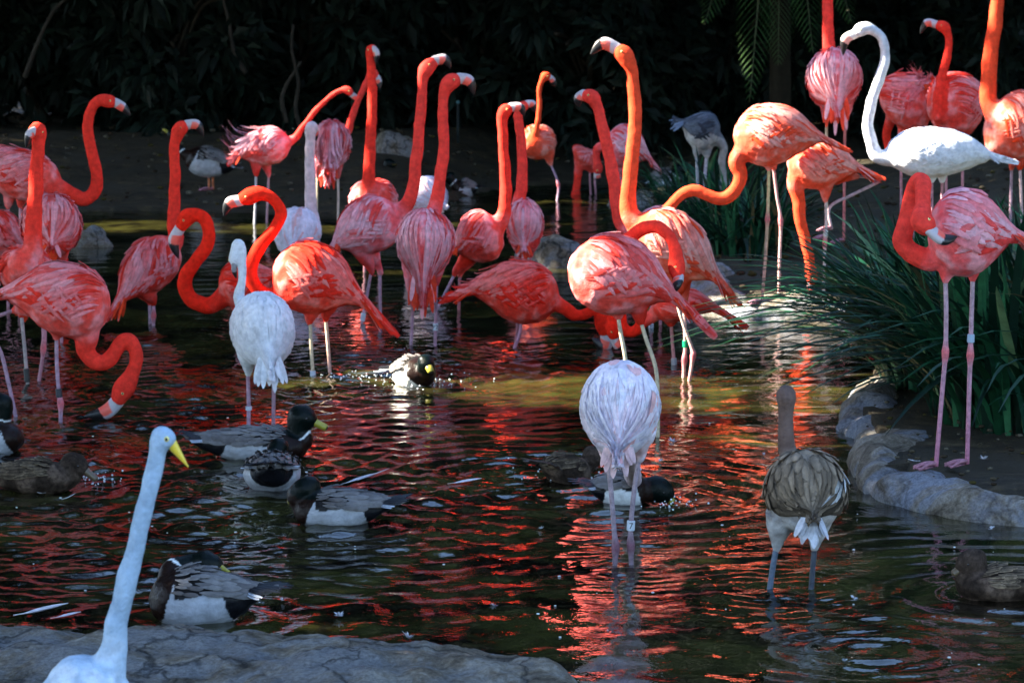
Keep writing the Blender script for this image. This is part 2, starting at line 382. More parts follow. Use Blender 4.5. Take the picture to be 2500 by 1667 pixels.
    if kind == 'drake':
        br = np.array((.014, .006, .004)); bodyc = np.where(((s + nse * .05 + .22 * b) > .56)[:, None], br, bodyc)
        bodyc = np.where(((s + nse * .04 - .22 * b) < -.62)[:, None], np.array((.008, .008, .01)), bodyc)
        bodyc = np.where(((ph < 1.32 + nse * .12 + .1 * np.sin(s * 5)) & (s < .42) & (s > -.8))[:, None], np.array((.014, .012, .011)), bodyc)
        col = bodyc.copy(); neckc = np.array(pal_['neck'])
        na = (tj - arc[0]) / tot
        col = np.where((nk > .5)[:, None], neckc, col)
        cl = (nk > .3) & (tj > tot * .43) & (tj < tot * .465); col = np.where(cl[:, None], np.array((.7, .7, .68)), col)
        bb_ = (tj <= tot * .43) & (nk > .3); col = np.where(bb_[:, None], br, col)
    elif kind == 'hen':
        mm = np.clip(.5 + nse * 1.6, 0, 1)[:, None]
        col = bodyc * (.45 + 1.1 * mm); col = col * (1 - nk[:, None]) + np.array(pal_['neck']) * nk[:, None] * (.7 + .6 * mm)
    else:
        mix = np.clip(.5 + nse * 1.3, 0, 1)[:, None]
        c1 = np.array(pal_['body']); c2 = np.array(pal_['body']) * .45 + np.array(pal_['pale']) * .55; c3 = np.array(pal_['body']) * .5 + np.array(pal_['red']) * .5
        col = np.where(mix > .5, c1 + (c2 - c1) * (mix - .5) * 2, c3 + (c1 - c3) * mix * 2)
        if pal in ('juv', 'juv2'): col = np.where((ph < 1.5)[:, None], np.array(pal_['pale']) * .8, col)
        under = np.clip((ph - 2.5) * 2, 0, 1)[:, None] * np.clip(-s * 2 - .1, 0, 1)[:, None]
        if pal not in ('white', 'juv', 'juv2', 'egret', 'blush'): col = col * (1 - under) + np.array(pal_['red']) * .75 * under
        nkk = nk[:, None]; col = col * (1 - nkk) + np.array(pal_['neck']) * (.92 + .1 * mix) * nkk
        if headcol is not None: hm = np.clip((tj - (ahc - .05)) / .05, 0, 1)[:, None] * (nkk > 0); col = col * (1 - hm) + np.array(headcol) * hm
    setcol(me, np.clip(col, 0, 1))
    # soft lumps so that the down reads as tufts
    nrm = np.empty(nv * 3, np.float32); me.vertices.foreach_get('normal', nrm); nrm = nrm.reshape(-1, 3)
    lump = (nse * .006 * (1 - nk) + nse * .0032 * nk)[:, None]
    co2 = co + nrm * lump - np.array(root.location); me.vertices.foreach_set('co', co2.astype(np.float32).ravel())
    me.polygons.foreach_set('use_smooth', [True] * len(me.polygons)); me.update()
    body = link('body', me, M_DUCK if kind == 'drake' else (M_HEN if kind == 'hen' else M_DOWN)); body.parent = root
    fm = M_DUCK if kind == 'drake' else (M_HEN if kind == 'hen' else M_FEATH)
    # --- wings: overlapping feathers that follow the body surface
    qk = np.array([0, .25, .52, .76, .92, 1.0]); wk = np.array([.22, .72, 1.0, .92, .60, .14])
    FQ = [(3 * k + i, 3 * k + i + 1, 3 * k + i + 4, 3 * k + i + 3) for k in range(5) for i in range(2)]
    if wing:
        for side in (1, -1):
            mb = MB(); ds = .034 / L2 / dens; s0 = -1.25 if not duck else -1.0
            rows = np.arange(s0, .74 if not duck else .5, ds)
            for i, sv in enumerate(rows):
                pm = (pmax if sv > -.3 else pmax - (-.3 - sv) * .55) if not duck else 1.15
                if sv > .4: pm -= (sv - .4) * 1.6
                dphi = .155 / dens
                for jj, pv in enumerate(np.arange(pm, .02, -dphi)):
                    s_ = sv + R.uniform(-.4, .4) * ds; p_ = pv + R.uniform(-.35, .35) * dphi + (i % 2) * dphi * .5
                    k = mnoise.noise(Vector((s_ * 2.3 + seed, p_ * 2.2, side * 5 + D)))
                    big = np.clip((.55 - s_) / .8, .25, 1)
                    ln = (.055 + .10 * big * R.uniform(.75, 1.2)) * (1 if not duck else .55) * lens; wd = (.0075 + .0070 * big) * R.uniform(.8, 1.2) * (1 if not duck else .75) * fw
                    turn = float(np.interp(s_, [-1, -.5, .1, .7], [.1, .35, .6, .4])) * (1 if p_ > .3 else .55) * (.5 if rear else 1) * (1 if not duck else .2) + R.uniform(-.08, .08)
                    if s_ < -.9: ln *= 1.1; turn *= .3
                    sq = s_ - qk * ln / L2; pq = p_ + qk * turn * (1 if p_ < 1.5 else -.6)
                    lift = .003 + .010 * qk * R.uniform(.6, 1.7) * (.4 if pal in ('white', 'blush') else 1)
                    if pal in ('white', 'blush'): wd *= 1.3
                    if ruffle and s_ < .35 and p_ < 1.25:
                        am = ruffle * (1 - p_ / 1.35) * np.clip((.35 - s_) * 1.4, 0, 1)
                        if R.random() < .75: lift = lift + am * R.uniform(.25, 1.0) * qk ** 1.7; 
                    if open_: lift = lift + open_ * qk * np.clip(-s_, 0, 1) * (p_ > .9)
                    sq = np.maximum(sq, smin - R.uniform(-.25, .32) + np.linspace(.02, 0, 6))
                    cen = S(sq, pq, side, lift); tn = np.gradient(cen, axis=0); tn /= np.linalg.norm(tn, axis=1)[:, None] + 1e-9
                    nrm_ = S(sq, pq, side, lift + .01) - cen; nrm_ /= np.linalg.norm(nrm_, axis=1)[:, None] + 1e-9
                    ac = np.cross(tn, nrm_); 
                    v = np.stack([cen - ac * (wk * wd)[:, None] - nrm_ * .002, cen + nrm_ * .0015, cen + ac * (wk * wd)[:, None] - nrm_ * .002], 1).reshape(-1, 3)
                    # colour of this feather
                    if duck:
                        m_ = np.clip(.5 + k * 1.2 + R.uniform(-.25, .25), 0, 1)
                        c = np.array(pal_['red']) * (1 - m_) + np.array(pal_['pale']) * m_
                        cc = c[None] * np.repeat(np.array([1, .95, .9, .95, 1.2 if kind == 'hen' else 1.05, 1.7 if kind == 'hen' else 1.2]), 3)[:, None]
                        if kind == 'hen': cc = cc * np.tile([1.4, .5, 1.4], 6)[:, None]
                    else:
                        m_ = pal_['pr'] + k * (1.0 if pal not in ('white', 'blush') else .5) + R.uniform(-.24, .24) * (1 if pal not in ('white', 'blush') else .4)
                        if pal == 'blush' and R.random() < .06: m_ = .15
                        if pal in ('coral', 'scarlet', 'orange', 'pink'):
                            m_ += .16 * np.exp(-((s_ + .25) / .35) ** 2) - .18 * np.exp(-((s_ - .45) / .2) ** 2) * (p_ < 1.2)
                            if p_ > 1.45 and s_ < .2: m_ -= .55
                            if s_ < -.95: m_ -= .45
                        m_ = float(np.clip(m_ if pal in ('white', 'blush', 'juv', 'juv2') else .5 + (m_ - .5) * 1.05, 0, 1))
                        c = np.array(pal_['red']) * (1 - m_) + np.array(pal_['pale']) * m_
                        tipm = np.repeat(np.array([0, .05, .12, .24, .36, .45]), 3)[:, None] * (.9 if m_ > .25 else .2)
                        cc = c[None] * (1 - tipm) + np.array(pal_['pale'])[None] * tipm
                        if pal == 'juv':
                            dk = .35 if (p_ > 1.2 and s_ < .1 and R.random() < .7) else 1
                            cc = np.array(pal_['pale'])[None] * R.uniform(.65, 1.15) * dk * np.tile([.55, 1.0, .55], 6)[:, None] * np.repeat(np.array([.5, .75, .95, 1.05, 1.1, .7]), 3)[:, None]  # feather outlines darkened to paint the shadow gaps between feathers
                            if .9 < p_ < 1.3 and -.5 < s_ < .2 and side == tuft: cc = np.repeat(np.array([(.1, .09, .08), (.2, .2, .2), (.5, .5, .5), (.7, .7, .72), (.75, .75, .76), (.1, .1, .1)]), 3, axis=0)
                        elif pal not in ('white', 'blush'): cc = cc * np.tile([.86, 1.0, .86], 6)[:, None]
                    mb.add(v, FQ, np.clip(cc, 0, 1))
            mb.build('wing', fm, root)
    # --- tail
    mb = MB(); nt_ = 14
    for i in range(nt_):
        a_ = (i / (nt_ - 1) - .5) * 2; s_ = -.85
        ln = (.10 + .05 * (1 - abs(a_)) + R.uniform(-.02, .05)) * (1 if not duck else 1.1) * (tl + .12)
        base = S(np.array([-1.0 - .1 * tl]), np.array([abs(a_) * 1.2]), 1 if a_ > 0 else -1)[0]
        if rear: base = S(np.array([-1.15]), np.array([abs(a_) * .8]), 1 if a_ > 0 else -1)[0]; ln *= 1.5
        tip_s = np.array([smin + .1]); ctr = S(tip_s, np.array([0.]))[0]
        dr = unit(ctr - S(np.array([-1.0]), np.array([0.]))[0] + Lat * a_ * .04 * (1 + 1.2 * duck) + U * R.uniform(-.022, .022) * (not duck) + U * .02 * duck - (0 if duck else 1) * U * .01 * R.random())
        cen = base + dr[None] * (qk * ln)[:, None] + U[None] * (-.012 * qk ** 2 * (0 if duck else 1))[:, None]
        ac = unit(np.cross(dr, U)); wd = .014 if not duck else .011
        v = np.stack([cen - ac * (wk * wd)[:, None] - U * .002, cen + U * .002, cen + ac * (wk * wd)[:, None] - U * .002], 1).reshape(-1, 3)
        if kind == 'drake': c = np.array((.62, .64, .68)) if abs(a_) > .7 else np.array((.015, .015, .018))
        elif pal in ('coral', 'scarlet', 'orange', 'pink') and i % 5 == 2: c = np.array(pal_['pale'])
        else: c = np.array(pal_['tail']) * R.uniform(.8, 1.1)
        mb.add(v, FQ, np.clip(c, 0, 1))
    mb.build('tail', fm, root)
    # --- bill and eyes
    if bill:
        b1 = pt(bill[1], hd); b2 = pt(bill[2], hd); hdv = unit(bb - hc); tv = b2 - bb
        pn = np.cross(hdv, unit(tv)); 
        if np.linalg.norm(pn) < .12: pn = np.cross(hdv, np.array([0, 0, -1.])) if abs(hdv[2]) < .9 else np.array([0, 1., 0])
        pn = unit(pn); down = unit(tv - hdv * (tv @ hdv)); 
        if np.linalg.norm(tv - hdv * (tv @ hdv)) < .004: down = unit(np.cross(pn, hdv))
        NB = 40; BP = catmull([bb - hdv * .012, bb, b1, b2], NB); t = np.linspace(0, 1, NB)
        if kind == 'flamingo': br_ = np.interp(t, [0, .15, .42, .62, .82, 1], [.66, .66, .68, .56, .36, .06]) * hr; fl = .66
        elif kind == 'egret': br_ = np.interp(t, [0, .2, .6, 1], [.62, .55, .32, .04]) * hr; fl = .8
        else: br_ = np.interp(t, [0, .2, .6, .9, 1], [.42, .36, .30, .28, .12]) * hr; fl = 1.35
        v, f_ = tube(BP, br_, 18, fl, pn)
        cen = np.repeat(BP, 18, axis=0); tr = np.repeat(t, 18)
        Tt = np.gradient(BP, axis=0); Tt /= np.linalg.norm(Tt, axis=1)[:, None]; nd = np.cross(pn, Tt); sg_ = np.sign((nd @ down).sum() + 1e-6); nd *= sg_
        ins = np.einsum('ij,ij->i', v - cen, np.repeat(nd, 18, axis=0)) / (np.repeat(br_, 18) + 1e-6)
        if kind == 'flamingo':
            bc = billcol or ((.50, .44, .46), (.88, .13, .09))
            c = np.where(((tr > .27 - .10 * ins) & (ins > -.42))[:, None], np.array(bc[1]), np.array(bc[0]))
            c = np.where((tr > .55 + .05 * ins)[:, None], np.array((.012, .011, .012)), c)
        elif kind == 'egret': c = np.tile(np.array((.80, .58, .05)), (len(v), 1)); c = np.where((tr < .16)[:, None], np.array((.45, .6, .12)), c)
        elif kind == 'drake': c = np.tile(np.array((.36, .31, .035)), (len(v), 1)); c = np.where((tr > .93)[:, None], np.array((.02, .02, .02)), c)
        else: c = np.tile(np.array((.13, .09, .05)), (len(v), 1))
        mb = MB(); mb.add(v, f_, c); mb.build('bill', M_BILL, root)
        er = hr * (.15 if kind == 'flamingo' else (.28 if kind == 'egret' else .13))
        for sd_ in (1, -1):
            ec = hc + hdv * hr * .45 - down * hr * .12 + pn * sd_ * hr * .80
            mb = MB(); v, f_ = ball(ec, er); mb.add(v, f_, (.85, .75, .25) if not duck else (.03, .02, .015))
            v, f_ = ball(ec + pn * sd_ * er * .5, er * .64, 8, 5); mb.add(v, f_, (.01, .01, .01)); mb.build('eye', M_EYE, root)
    # --- legs
    for li, (lg, q) in enumerate(zip(legs, legpts)):
        q = list(q); 
        if not land and not lg.get('up'):
            d_ = unit(q[-1] - q[-2]); 
            if d_[2] > -.3: d_ = np.array([0, 0, -1.])
            if q[-1][2] > -.15: q.append(q[-1] + d_ * ((q[-1][2] + .15) / max(-d_[2], .3)))
            wx = q[-1]; RINGS.append((wx[0], wx[1], .0035, .075, .35))
        LP = catmull(q, 34); lr = np.full(34, lg.get('r', .0085))
        for kp in lg.get('k', ()):
            kpt = q[kp]; dk = np.linalg.norm(LP - kpt, axis=1); lr = lr + .0065 * np.exp(-(dk / .024) ** 2)
        v, f_ = tube(LP, lr, 10); base = np.array(lg.get('c', (.50, .22, .26))); c = np.tile(base, (len(v), 1)).reshape(34, 10, 3)
        if 'c2' in lg: tk = np.linspace(0, 1, 34)[:, None, None]; c = c * (1 - tk) + np.array(lg['c2']) * tk
        for kp in lg.get('k', ()):
            dk = np.exp(-(np.linalg.norm(LP - q[kp], axis=1) / .03) ** 2)[:, None, None]; c = c * (1 - dk) + np.array(lg.get('kc', (.62, .12, .14))) * dk
        mb = MB(); mb.add(v, f_, c.reshape(-1, 3)); leg = mb.build('leg', M_SKIN, root)
        if land or lg.get('foot'):
            e = q[-1]; hx = lg.get('fx', -1); mb = MB(); toes = []
            for an in (-.55, 0, .55):
                d_ = unit(np.array([hx * math.cos(an), -.15 + math.sin(an), 0])); tp = e + d_ * .085; tp[2] = e[2] - .006
                v, f_ = tube(catmull([e + np.array([0, 0, .012]), e + d_ * .04 + np.array([0, 0, .010]), tp], 7), np.linspace(.008, .004, 7), 7); mb.add(v, f_, (.38, .16, .20)); toes.append(tp)
            for a1, a2 in ((0, 1), (1, 2)):
                z_ = np.array([0, 0, .003]); v = [e + z_, toes[a1] * .9 + e * .1 + z_, toes[a2] * .9 + e * .1 + z_, e - z_, toes[a1] * .9 + e * .1 - z_, toes[a2] * .9 + e * .1 - z_]
                mb.add(v, [(0, 1, 2), (3, 5, 4), (0, 3, 4, 1), (1, 4, 5, 2), (2, 5, 3, 0)], (.34, .14, .19))
            fo = mb.build('foot', M_SKIN, root)
        for bd in lg.get('bands', ()):
            u_, v_, hgt, c_, txt = bd; k_ = np.argmin(np.abs(LP[:, 2] - P(u_, v_, D)[2])); cc_ = LP[k_]; dr = unit(LP[min(k_ + 1, 33)] - LP[max(k_ - 1, 0)])
            if dr[2] > 0: dr = -dr
            hh = hgt * px / 2; rb = .0135
            mb = MB(); v, f_ = tube(np.array([cc_ - dr * hh, cc_ - dr * hh * .9, cc_ + dr * hh * .9, cc_ + dr * hh]), np.array([rb * .9, rb, rb, rb * .9]), 16); mb.add(v, f_, c_)
            bo = mb.build('leg_band', M_BAND, root, smooth=False)
            if txt:
                cu = bpy.data.curves.new('band_number', 'FONT'); cu.body = txt; cu.size = hh * 1.7; cu.extrude = .0003; cu.align_x = 'CENTER'; cu.align_y = 'CENTER'
                to = bpy.data.objects.new('band_number', cu); COL.objects.link(to)
                dg = bpy.context.evaluated_depsgraph_get(); tm = bpy.data.meshes.new_from_object(to.evaluated_get(dg)); bpy.data.objects.remove(to)
                setcol(tm, np.array((.02, .02, .03))); n2 = link('band_number', tm, M_BAND); n2.parent = bo
                n2.location = Vector(cc_) + Vector((0, -rb - .0006, 0)) - root.location; n2.rotation_euler = (math.pi / 2, 0, 0)
    for (u_, v_, r_) in lit: SUNLIT.append((P(u_, v_, D), r_))
    return root

WH = (.55, .6, .68)
def leg(*p, **k): return dict(p=p, **k)
LV = (.42, .25, .33); YL = (.62, .50, .34); PK = (.62, .28, .28)
G2 = 'coral flamingos at the far side of the pond'; G3 = 'coral flamingos on the right bank'; G1 = 'coral flamingos wading in the pond'
def feed(u, v0, vw, dd=.25): return [(u, v0, dd * .6), (u, (v0 + vw) / 2, dd), (u, vw + 10, dd + .1)]

# ---- left group
bird('coral flamingo at left edge with arched S neck and bill pointing down right', 18.0, (150, 452), (-55, 400), 62,
     [(176, 474), (204, 489), (229, 472), (237, 440), (232, 405), (221, 357), (214, 309), (222, 271), (240, 248), (262, 246)], [(283, 252), (303, 265), (318, 284)],
     pal='coral', nr=.034, ruffle=.12, legs=[leg((20, 500), (20, 640), (20, 760)), leg((50, 500, .1), (48, 640), (48, 760))], seed=1, tl=.7)
bird('coral flamingo with straight upright neck, black bill hanging left, behind the feeding bird', 15.0, (62, 640), (62, 690), 58,
     [(78, 645, -.1), (80, 600, -.12), (84, 520, -.1), (88, 440, -.1), (93, 360, -.1), (93, 318, -.1)], [(84, 322, -.13), (72, 330, -.15), (64, 362, -.16)],
     fd=-.40, w=.115, nr=.035, pal='coral', legs=[leg((52, 765), (60, 850), (66, 920), bands=[(66, 918, 34, (.02, .02, .02), '')], c=(.4, .32, .3)), leg((104, 770, .1), (106, 850, .1), (95, 930, .1), k=(1,))], seed=2)
bird('rounded coral flamingo seen from behind, between two upright necks at left', 16.6, (125, 528), (125, 572), (76, 2.3),
     feed(150, 560, 830), [(150, 850, .45), (150, 855, .4), (145, 862, .35)], fd=.34, w=.145, pal='coral', seed=3, legs=[leg((110, 640), (110, 740), (110, 820)), leg((150, 640), (150, 740), (150, 820))], tl=.3)
bird('coral flamingo cut off by the left edge, half hidden behind its neighbours', 17.3, (-50, 560), (50, 590), 62,
     [(-90, 540), (-110, 450), (-105, 300), (-90, 250)], [(-112, 256), (-125, 262), (-130, 280)], pal='coral', seed=4, legs=[leg((-20, 640), (-20, 720), (-20, 800))], tl=.3, ruffle=.05)
bird('large coral flamingo at left feeding with its neck looped down to the water', 13.8, (268, 770), (40, 690), 92,
     [(212, 822), (207, 846), (220, 873), (242, 886), (265, 880), (281, 857), (293, 836), (312, 830), (330, 850), (332, 885), (320, 917), (305, 945)], [(284, 982), (257, 1006), (206, 1016)],
     nr=.033, hr=.044, pal='coral', w=.15, droop=.6, nbase=1.15, tl=.8, seed=5,
     legs=[leg((138, 815), (139, 890), (144, 960), (148, 985), (148, 1030), k=(3,), c=LV, bands=[(144, 956, 22, (.02, .02, .03), '')]), leg((40, 755, .15), (-30, 790, .15), (2, 860, .15), (22, 940, .15), (38, 1015, .15), k=(1,), c=LV)])
bird('coral flamingo with straight neck, tail hanging to the water, beside the coiled neck', 17.3, (425, 590), (305, 715), 62,
     [(430, 585), (424, 550), (427, 480), (427, 420), (425, 360), (437, 318)], [(457, 305), (482, 306), (497, 334)],
     nr=.032, fd=.2, pal='coral', w=.14, tl=.8, seed=6, droop=.1, legs=[leg((375, 735), (375, 770), (374, 815), k=(1,), c=LV), leg((365, 735, .1), (366, 770, .1), (367, 815, .1), c=LV)])
bird('scarlet flamingo with coiled neck and pale black-tipped bill pointing down, beside the white bird', 16.2, (540, 720), (655, 665), 62,
     [(520, 742), (492, 744), (466, 730), (452, 700), (456, 668), (478, 638), (501, 607), (511, 572), (503, 540), (481, 524), (457, 530)], [(438, 560), (424, 590), (436, 632)],
     nr=.036, hr=.040, pal='scarlet', w=.14, seed=7, nbase=.9, tl=.7, legs=[leg((580, 755), (580, 800), (580, 870)), leg((610, 755, .1), (610, 800, .1), (610, 860, .1))], lit=[])
bird('brilliant scarlet flamingo with S curved neck in sunlight and long drooping red tail', 15.3, (664, 655), (865, 705), 90,
     [(688, 715), (655, 722), (625, 702), (612, 668), (620, 625), (648, 585), (675, 552), (686, 520), (676, 495), (655, 480), (632, 473), (612, 478)], [(585, 490), (560, 497), (546, 528)],
     nr=.031, hr=.039, pal='scarlet', w=.15, droop=.42, tl=1.15, seed=8, nbase=.95, fw=1.15, lens=1.2, lit=[(690, 620, .12), (715, 640, .10), (668, 560, .10), (600, 470, .07), (762, 880, .10)],
     legs=[leg((757, 780), (760, 850), (765, 930), c=YL, bands=[(765, 913, 20, WH, '')]), leg((795, 775, .1), (802, 860, .1), (806, 925, .1), c=YL, c2=(.7, .3, .3))])
bird('white flamingo seen from behind with grey crooked neck, left of centre', 13.7, (625, 765), (655, 838), (88, 2.3),
     [(585, 735, .12), (590, 690, .12), (593, 646, .12), (592, 610, .12), (584, 592, .12), (575, 602, .12), (572, 628, .12)], [(572, 645, .12), (572, 660, .14), (577, 680, .16)],
     fd=.30, w=.130, nr=.020, hr=.026, pal='white', group='white and pale flamingos', seed=9, droop=.55, tl=.55, nbase=.9, billcol=((.3, .3, .32), (.6, .3, .3)),
     legs=[leg((605, 905), (607, 980), (607, 1040), c=LV, bands=[(607, 994, 10, WH, '')]), leg((668, 905), (668, 980), (667, 1040), c=(.36, .2, .25))])
bird('pale lavender flamingo with grey upright neck seen from behind, beyond the scarlet bird', 19.4, (738, 548), (716, 585), (60, 2.3),
     [(758, 540, .1), (758, 480, .1), (757, 400, .1), (757, 340, .1), (760, 312, .1)], [(766, 318, .15), (770, 325, .17), (772, 345, .18)],
     fd=.3, w=.135, nr=.033, pal='blush', group='white and pale flamingos', seed=10, droop=.6, tl=.55, legs=[leg((720, 630), (720, 660), (720, 700)), leg((760, 630), (760, 660), (760, 700))])
# ---- far group
bird('pink flamingo at the far shore with ruffled plumes and neck stretched right', 23.7, (708, 345), (592, 372), 47,
     [(715, 342), (739, 311), (771, 270), (803, 239), (830, 222), (848, 220)], [(860, 232), (870, 240), (881, 254)],
     nr=.022, hr=.030, pal='pink', w=.14, ruffle=.34, droop=.3, tl=.5, seed=11, group=G2, nbase=.8, vox=.010, lit=[(800, 242, .10), (838, 218, .08), (770, 272, .08)],
     legs=[leg((625, 425), (624, 480), (621, 550), c=(.5, .5, .55)), leg((656, 425, .1), (654, 480, .1), (651, 545, .1), c=(.5, .3, .35))])
bird('pink and white flamingo from behind with leaning neck at the far shore', 23.4, (818, 335), (803, 372), (60, 2.2),
     [(848, 322, .15), (858, 290, .15), (874, 247, .15), (892, 207, .15), (908, 178, .15)], [(921, 190, .14), (926, 202, .14), (928, 218, .13)],
     fd=.3, w=.13, nr=.026, hr=.032, pal='pink', ruffle=.20, droop=.8, tl=.8, seed=12, group=G2, vox=.010, legs=[leg((775, 425), (774, 480), (772, 545), c=YL), leg((825, 430), (826, 480), (825, 548), c=(.6, .45, .4))])
bird('coral flamingo with very tall straight neck and black bill tip beside its face', 20.2, (905, 480), (920, 500), 52,
     [(897, 485, -.12), (900, 430, -.12), (905, 340, -.1), (909, 240, -.1), (906, 165, -.1), (906, 125, -.1)], [(913, 122, -.13), (919, 132, -.14), (918, 158, -.14)],
     fd=-.36, w=.14, nr=.033, hr=.035, pal='coral', seed=13, lit=[(906, 200, .07), (860, 470, .10)], legs=[leg((890, 540), (890, 600), (890, 660)), leg((925, 540), (925, 600), (925, 660))], tl=.4, vox=.009)
bird('coral flamingo with tall neck and raised pale bill, body sloping down to the left', 17.4, (975, 515), (825, 590), 72,
     [(985, 510), (1006, 470), (1015, 400), (1022, 330), (1029, 250), (1033, 195), (1043, 165)], [(1064, 148), (1087, 146), (1100, 168)],
     nr=.031, hr=.039, pal='pink', w=.14, droop=.15, tl=.3, seed=14, fd=.06, legs=[leg((907, 660), (896, 720), (886, 775), c=LV, bands=[(886, 772, 20, WH, '')]), leg((928, 660, .1), (928, 720, .1), (929, 790, .1), c=LV)])
bird('pink and white streaked flamingo seen from behind with orange tail and number band', 16.4, (1046, 535), (1032, 632), (76, 2.3),
     [(1066, 492, .12), (1072, 455, .12), (1078, 410, .12), (1084, 350, .12), (1081, 290, .12), (1084, 230, .12), (1100, 200, .12)], [(1123, 192, .12), (1146, 199, .12), (1158, 232, .12)],
     fd=.24, w=.137, nr=.030, hr=.040, pal='pink', seed=15, droop=.8, tl=.85, dens=1.0, legs=[leg((1008, 735), (1006, 790), (1003, 850), c=LV), leg((1066, 685), (1064, 760), (1062, 850), c=LV, bands=[(1063, 795, 17, (.62, .68, .75), 'P2')])])
bird('pale lavender pink flamingo body behind two tall coral necks', 20.5, (1010, 480), (1075, 490), 55, feed(1000, 500, 640), [(1000, 660, .3), (1000, 668, .3), (995, 672, .3)],
     w=.16, pal='blush', group='white and pale flamingos', seed=16, legs=[leg((1030, 540), (1030, 590), (1030, 640))], tl=.3, vox=.009, fd=.15)
bird('coral flamingo with upright neck and short bill, one leg stretched back', 18.0, (1225, 560), (1115, 600), 66,
     [(1225, 535), (1235, 480), (1233, 420), (1229, 350), (1226, 300), (1232, 272)], [(1250, 262), (1272, 264), (1280, 285)],
     nr=.032, hr=.036, pal='coral', w=.14, tl=.25, droop=.2, seed=17, lit=[(1238, 400, .07), (1240, 470, .08)], legs=[leg((1112, 665, .05), (1092, 705, .05), (1070, 748, .05), c=LV), leg((1124, 665, .1), (1121, 710, .1), (1120, 770, .1), c=(.45, .15, .18))])
bird('coral flamingo seen from behind with pale back, standing behind the upright neck at centre', 19.4, (1283, 518), (1280, 580), (64, 2.3),
     [(1268, 500, .12), (1273, 460, .12), (1275, 400, .12), (1271, 330, .12), (1265, 285, .12), (1274, 262, .12)], [(1288, 254, .12), (1301, 256, .12), (1306, 276, .12)],
     fd=.26, w=.100, nr=.032, hr=.033, pal='pink', seed=18, tl=.3, legs=[leg((1270, 620), (1270, 660), (1270, 700)), leg((1295, 620), (1295, 660), (1295, 700))], vox=.009)
bird('small far flamingo glowing yellow orange on its left side with thin curved neck', 25.9, (1300, 360), (1325, 335), 42,
     [(1287, 368, -.1), (1300, 345, -.12), (1312, 305, -.12), (1317, 260, -.12), (1317, 215, -.12), (1331, 186, -.12)], [(1343, 190, -.12), (1350, 198, -.12), (1357, 212, -.12)],
     fd=-.3, w=.14, nr=.023, hr=.034, pal='orange', ruffle=.1, seed=19, group=G2, vox=.010, tl=.3, lit=[(1280, 320, .16), (1318, 220, .12), (1340, 185, .1)],
     legs=[leg((1343, 398), (1363, 450), (1360, 492), k=(1,), c=(.5, .3, .4))])
bird('dark coral flamingo far behind with its head under water', 26.7, (1412, 395), (1440, 370), 36, [(1412, 415), (1410, 440), (1407, 462), (1406, 480)], [(1405, 492), (1400, 500), (1395, 505)],
     w=.13, nr=.032, pal='coral', seed=20, group=G2, vox=.011, tl=.3, legs=[leg((1440, 415), (1440, 440), (1442, 470)), leg((1452, 415), (1452, 440), (1454, 470))])
bird('pink flamingo far behind the tall sunlit neck with tail hanging to the right', 24.4, (1478, 350), (1578, 368), 54,
     [(1462, 360), (1456, 385), (1460, 410)], [(1458, 425), (1460, 435), (1466, 445)], w=.14, pal='pink', seed=21, group=G2, vox=.010, droop=.65, tl=.7, nr=.028,
     legs=[leg((1515, 425), (1516, 470), (1517, 530), c=LV), leg((1535, 425, .1), (1536, 470, .1), (1538, 530, .1), c=LV)])
bird('coral flamingo with leaning neck and head bent left, beside the tallest neck', 17.2, (1540, 560), (1680, 590), 66,
     [(1525, 555), (1508, 510), (1500, 450), (1487, 380), (1471, 310), (1458, 262), (1444, 236)], [(1424, 232), (1412, 243), (1414, 262)],
     nr=.033, hr=.039, pal='pink', w=.14, seed=22, tl=.5, legs=[leg((1590, 720), (1590, 760), (1589, 815), bands=[(1589, 796, 15, WH, 'P')]), leg((1612, 720, .1), (1612, 760, .1), (1613, 820, .1), c=(.55, .2, .25))])
bird('tallest flamingo, neck and back lit orange by the sun, green leg band', 15.1, (1540, 545), (1735, 655), 84,
     [(1546, 535), (1534, 505), (1535, 460), (1541, 400), (1548, 340), (1551, 280), (1547, 215), (1541, 170), (1524, 135)], [(1503, 119), (1472, 107), (1441, 134)],
     nr=.033, hr=.042, pal='orange', w=.15, droop=.25, tl=.95, seed=23, nbase=1.05, lit=[(1548, 200, .08), (1546, 270, .09), (1540, 340, .11), (1535, 420, .12), (1532, 490, .13), (1560, 525, .13), (1600, 530, .12), (1640, 550, .10), (1500, 130, .07), (1690, 830, .08)],
     legs=[leg((1650, 728), (1668, 790), (1690, 852), (1692, 868), (1682, 935), k=(3,), c=(.70, .55, .42), c2=(.62, .2, .22)),
           leg((1670, 735, .1), (1672, 800, .1), (1673, 850, .1), (1671, 878, .1), (1668, 935, .1), k=(3,), c=(.7, .4, .35), bands=[(1673, 848, 17, (.0, .28, .12), '')])])
bird('scarlet flamingo feeding low behind the others, only its lower body and looped neck showing', 15.7, (1590, 755), (1735, 735), 40,
     [(1572, 782), (1557, 806), (1536, 812), (1520, 795), (1516, 768), (1506, 755), (1497, 772), (1494, 800)], [(1500, 828), (1512, 845), (1535, 852)],
     nr=.026, hr=.034, pal='scarlet', w=.13, seed=24, nbase=.8, droop=.6, tl=1.0, legs=[leg((1638, 785), (1641, 830), (1646, 890), c=PK, bands=[(1645, 884, 17, (.4, .42, .45), '')])])
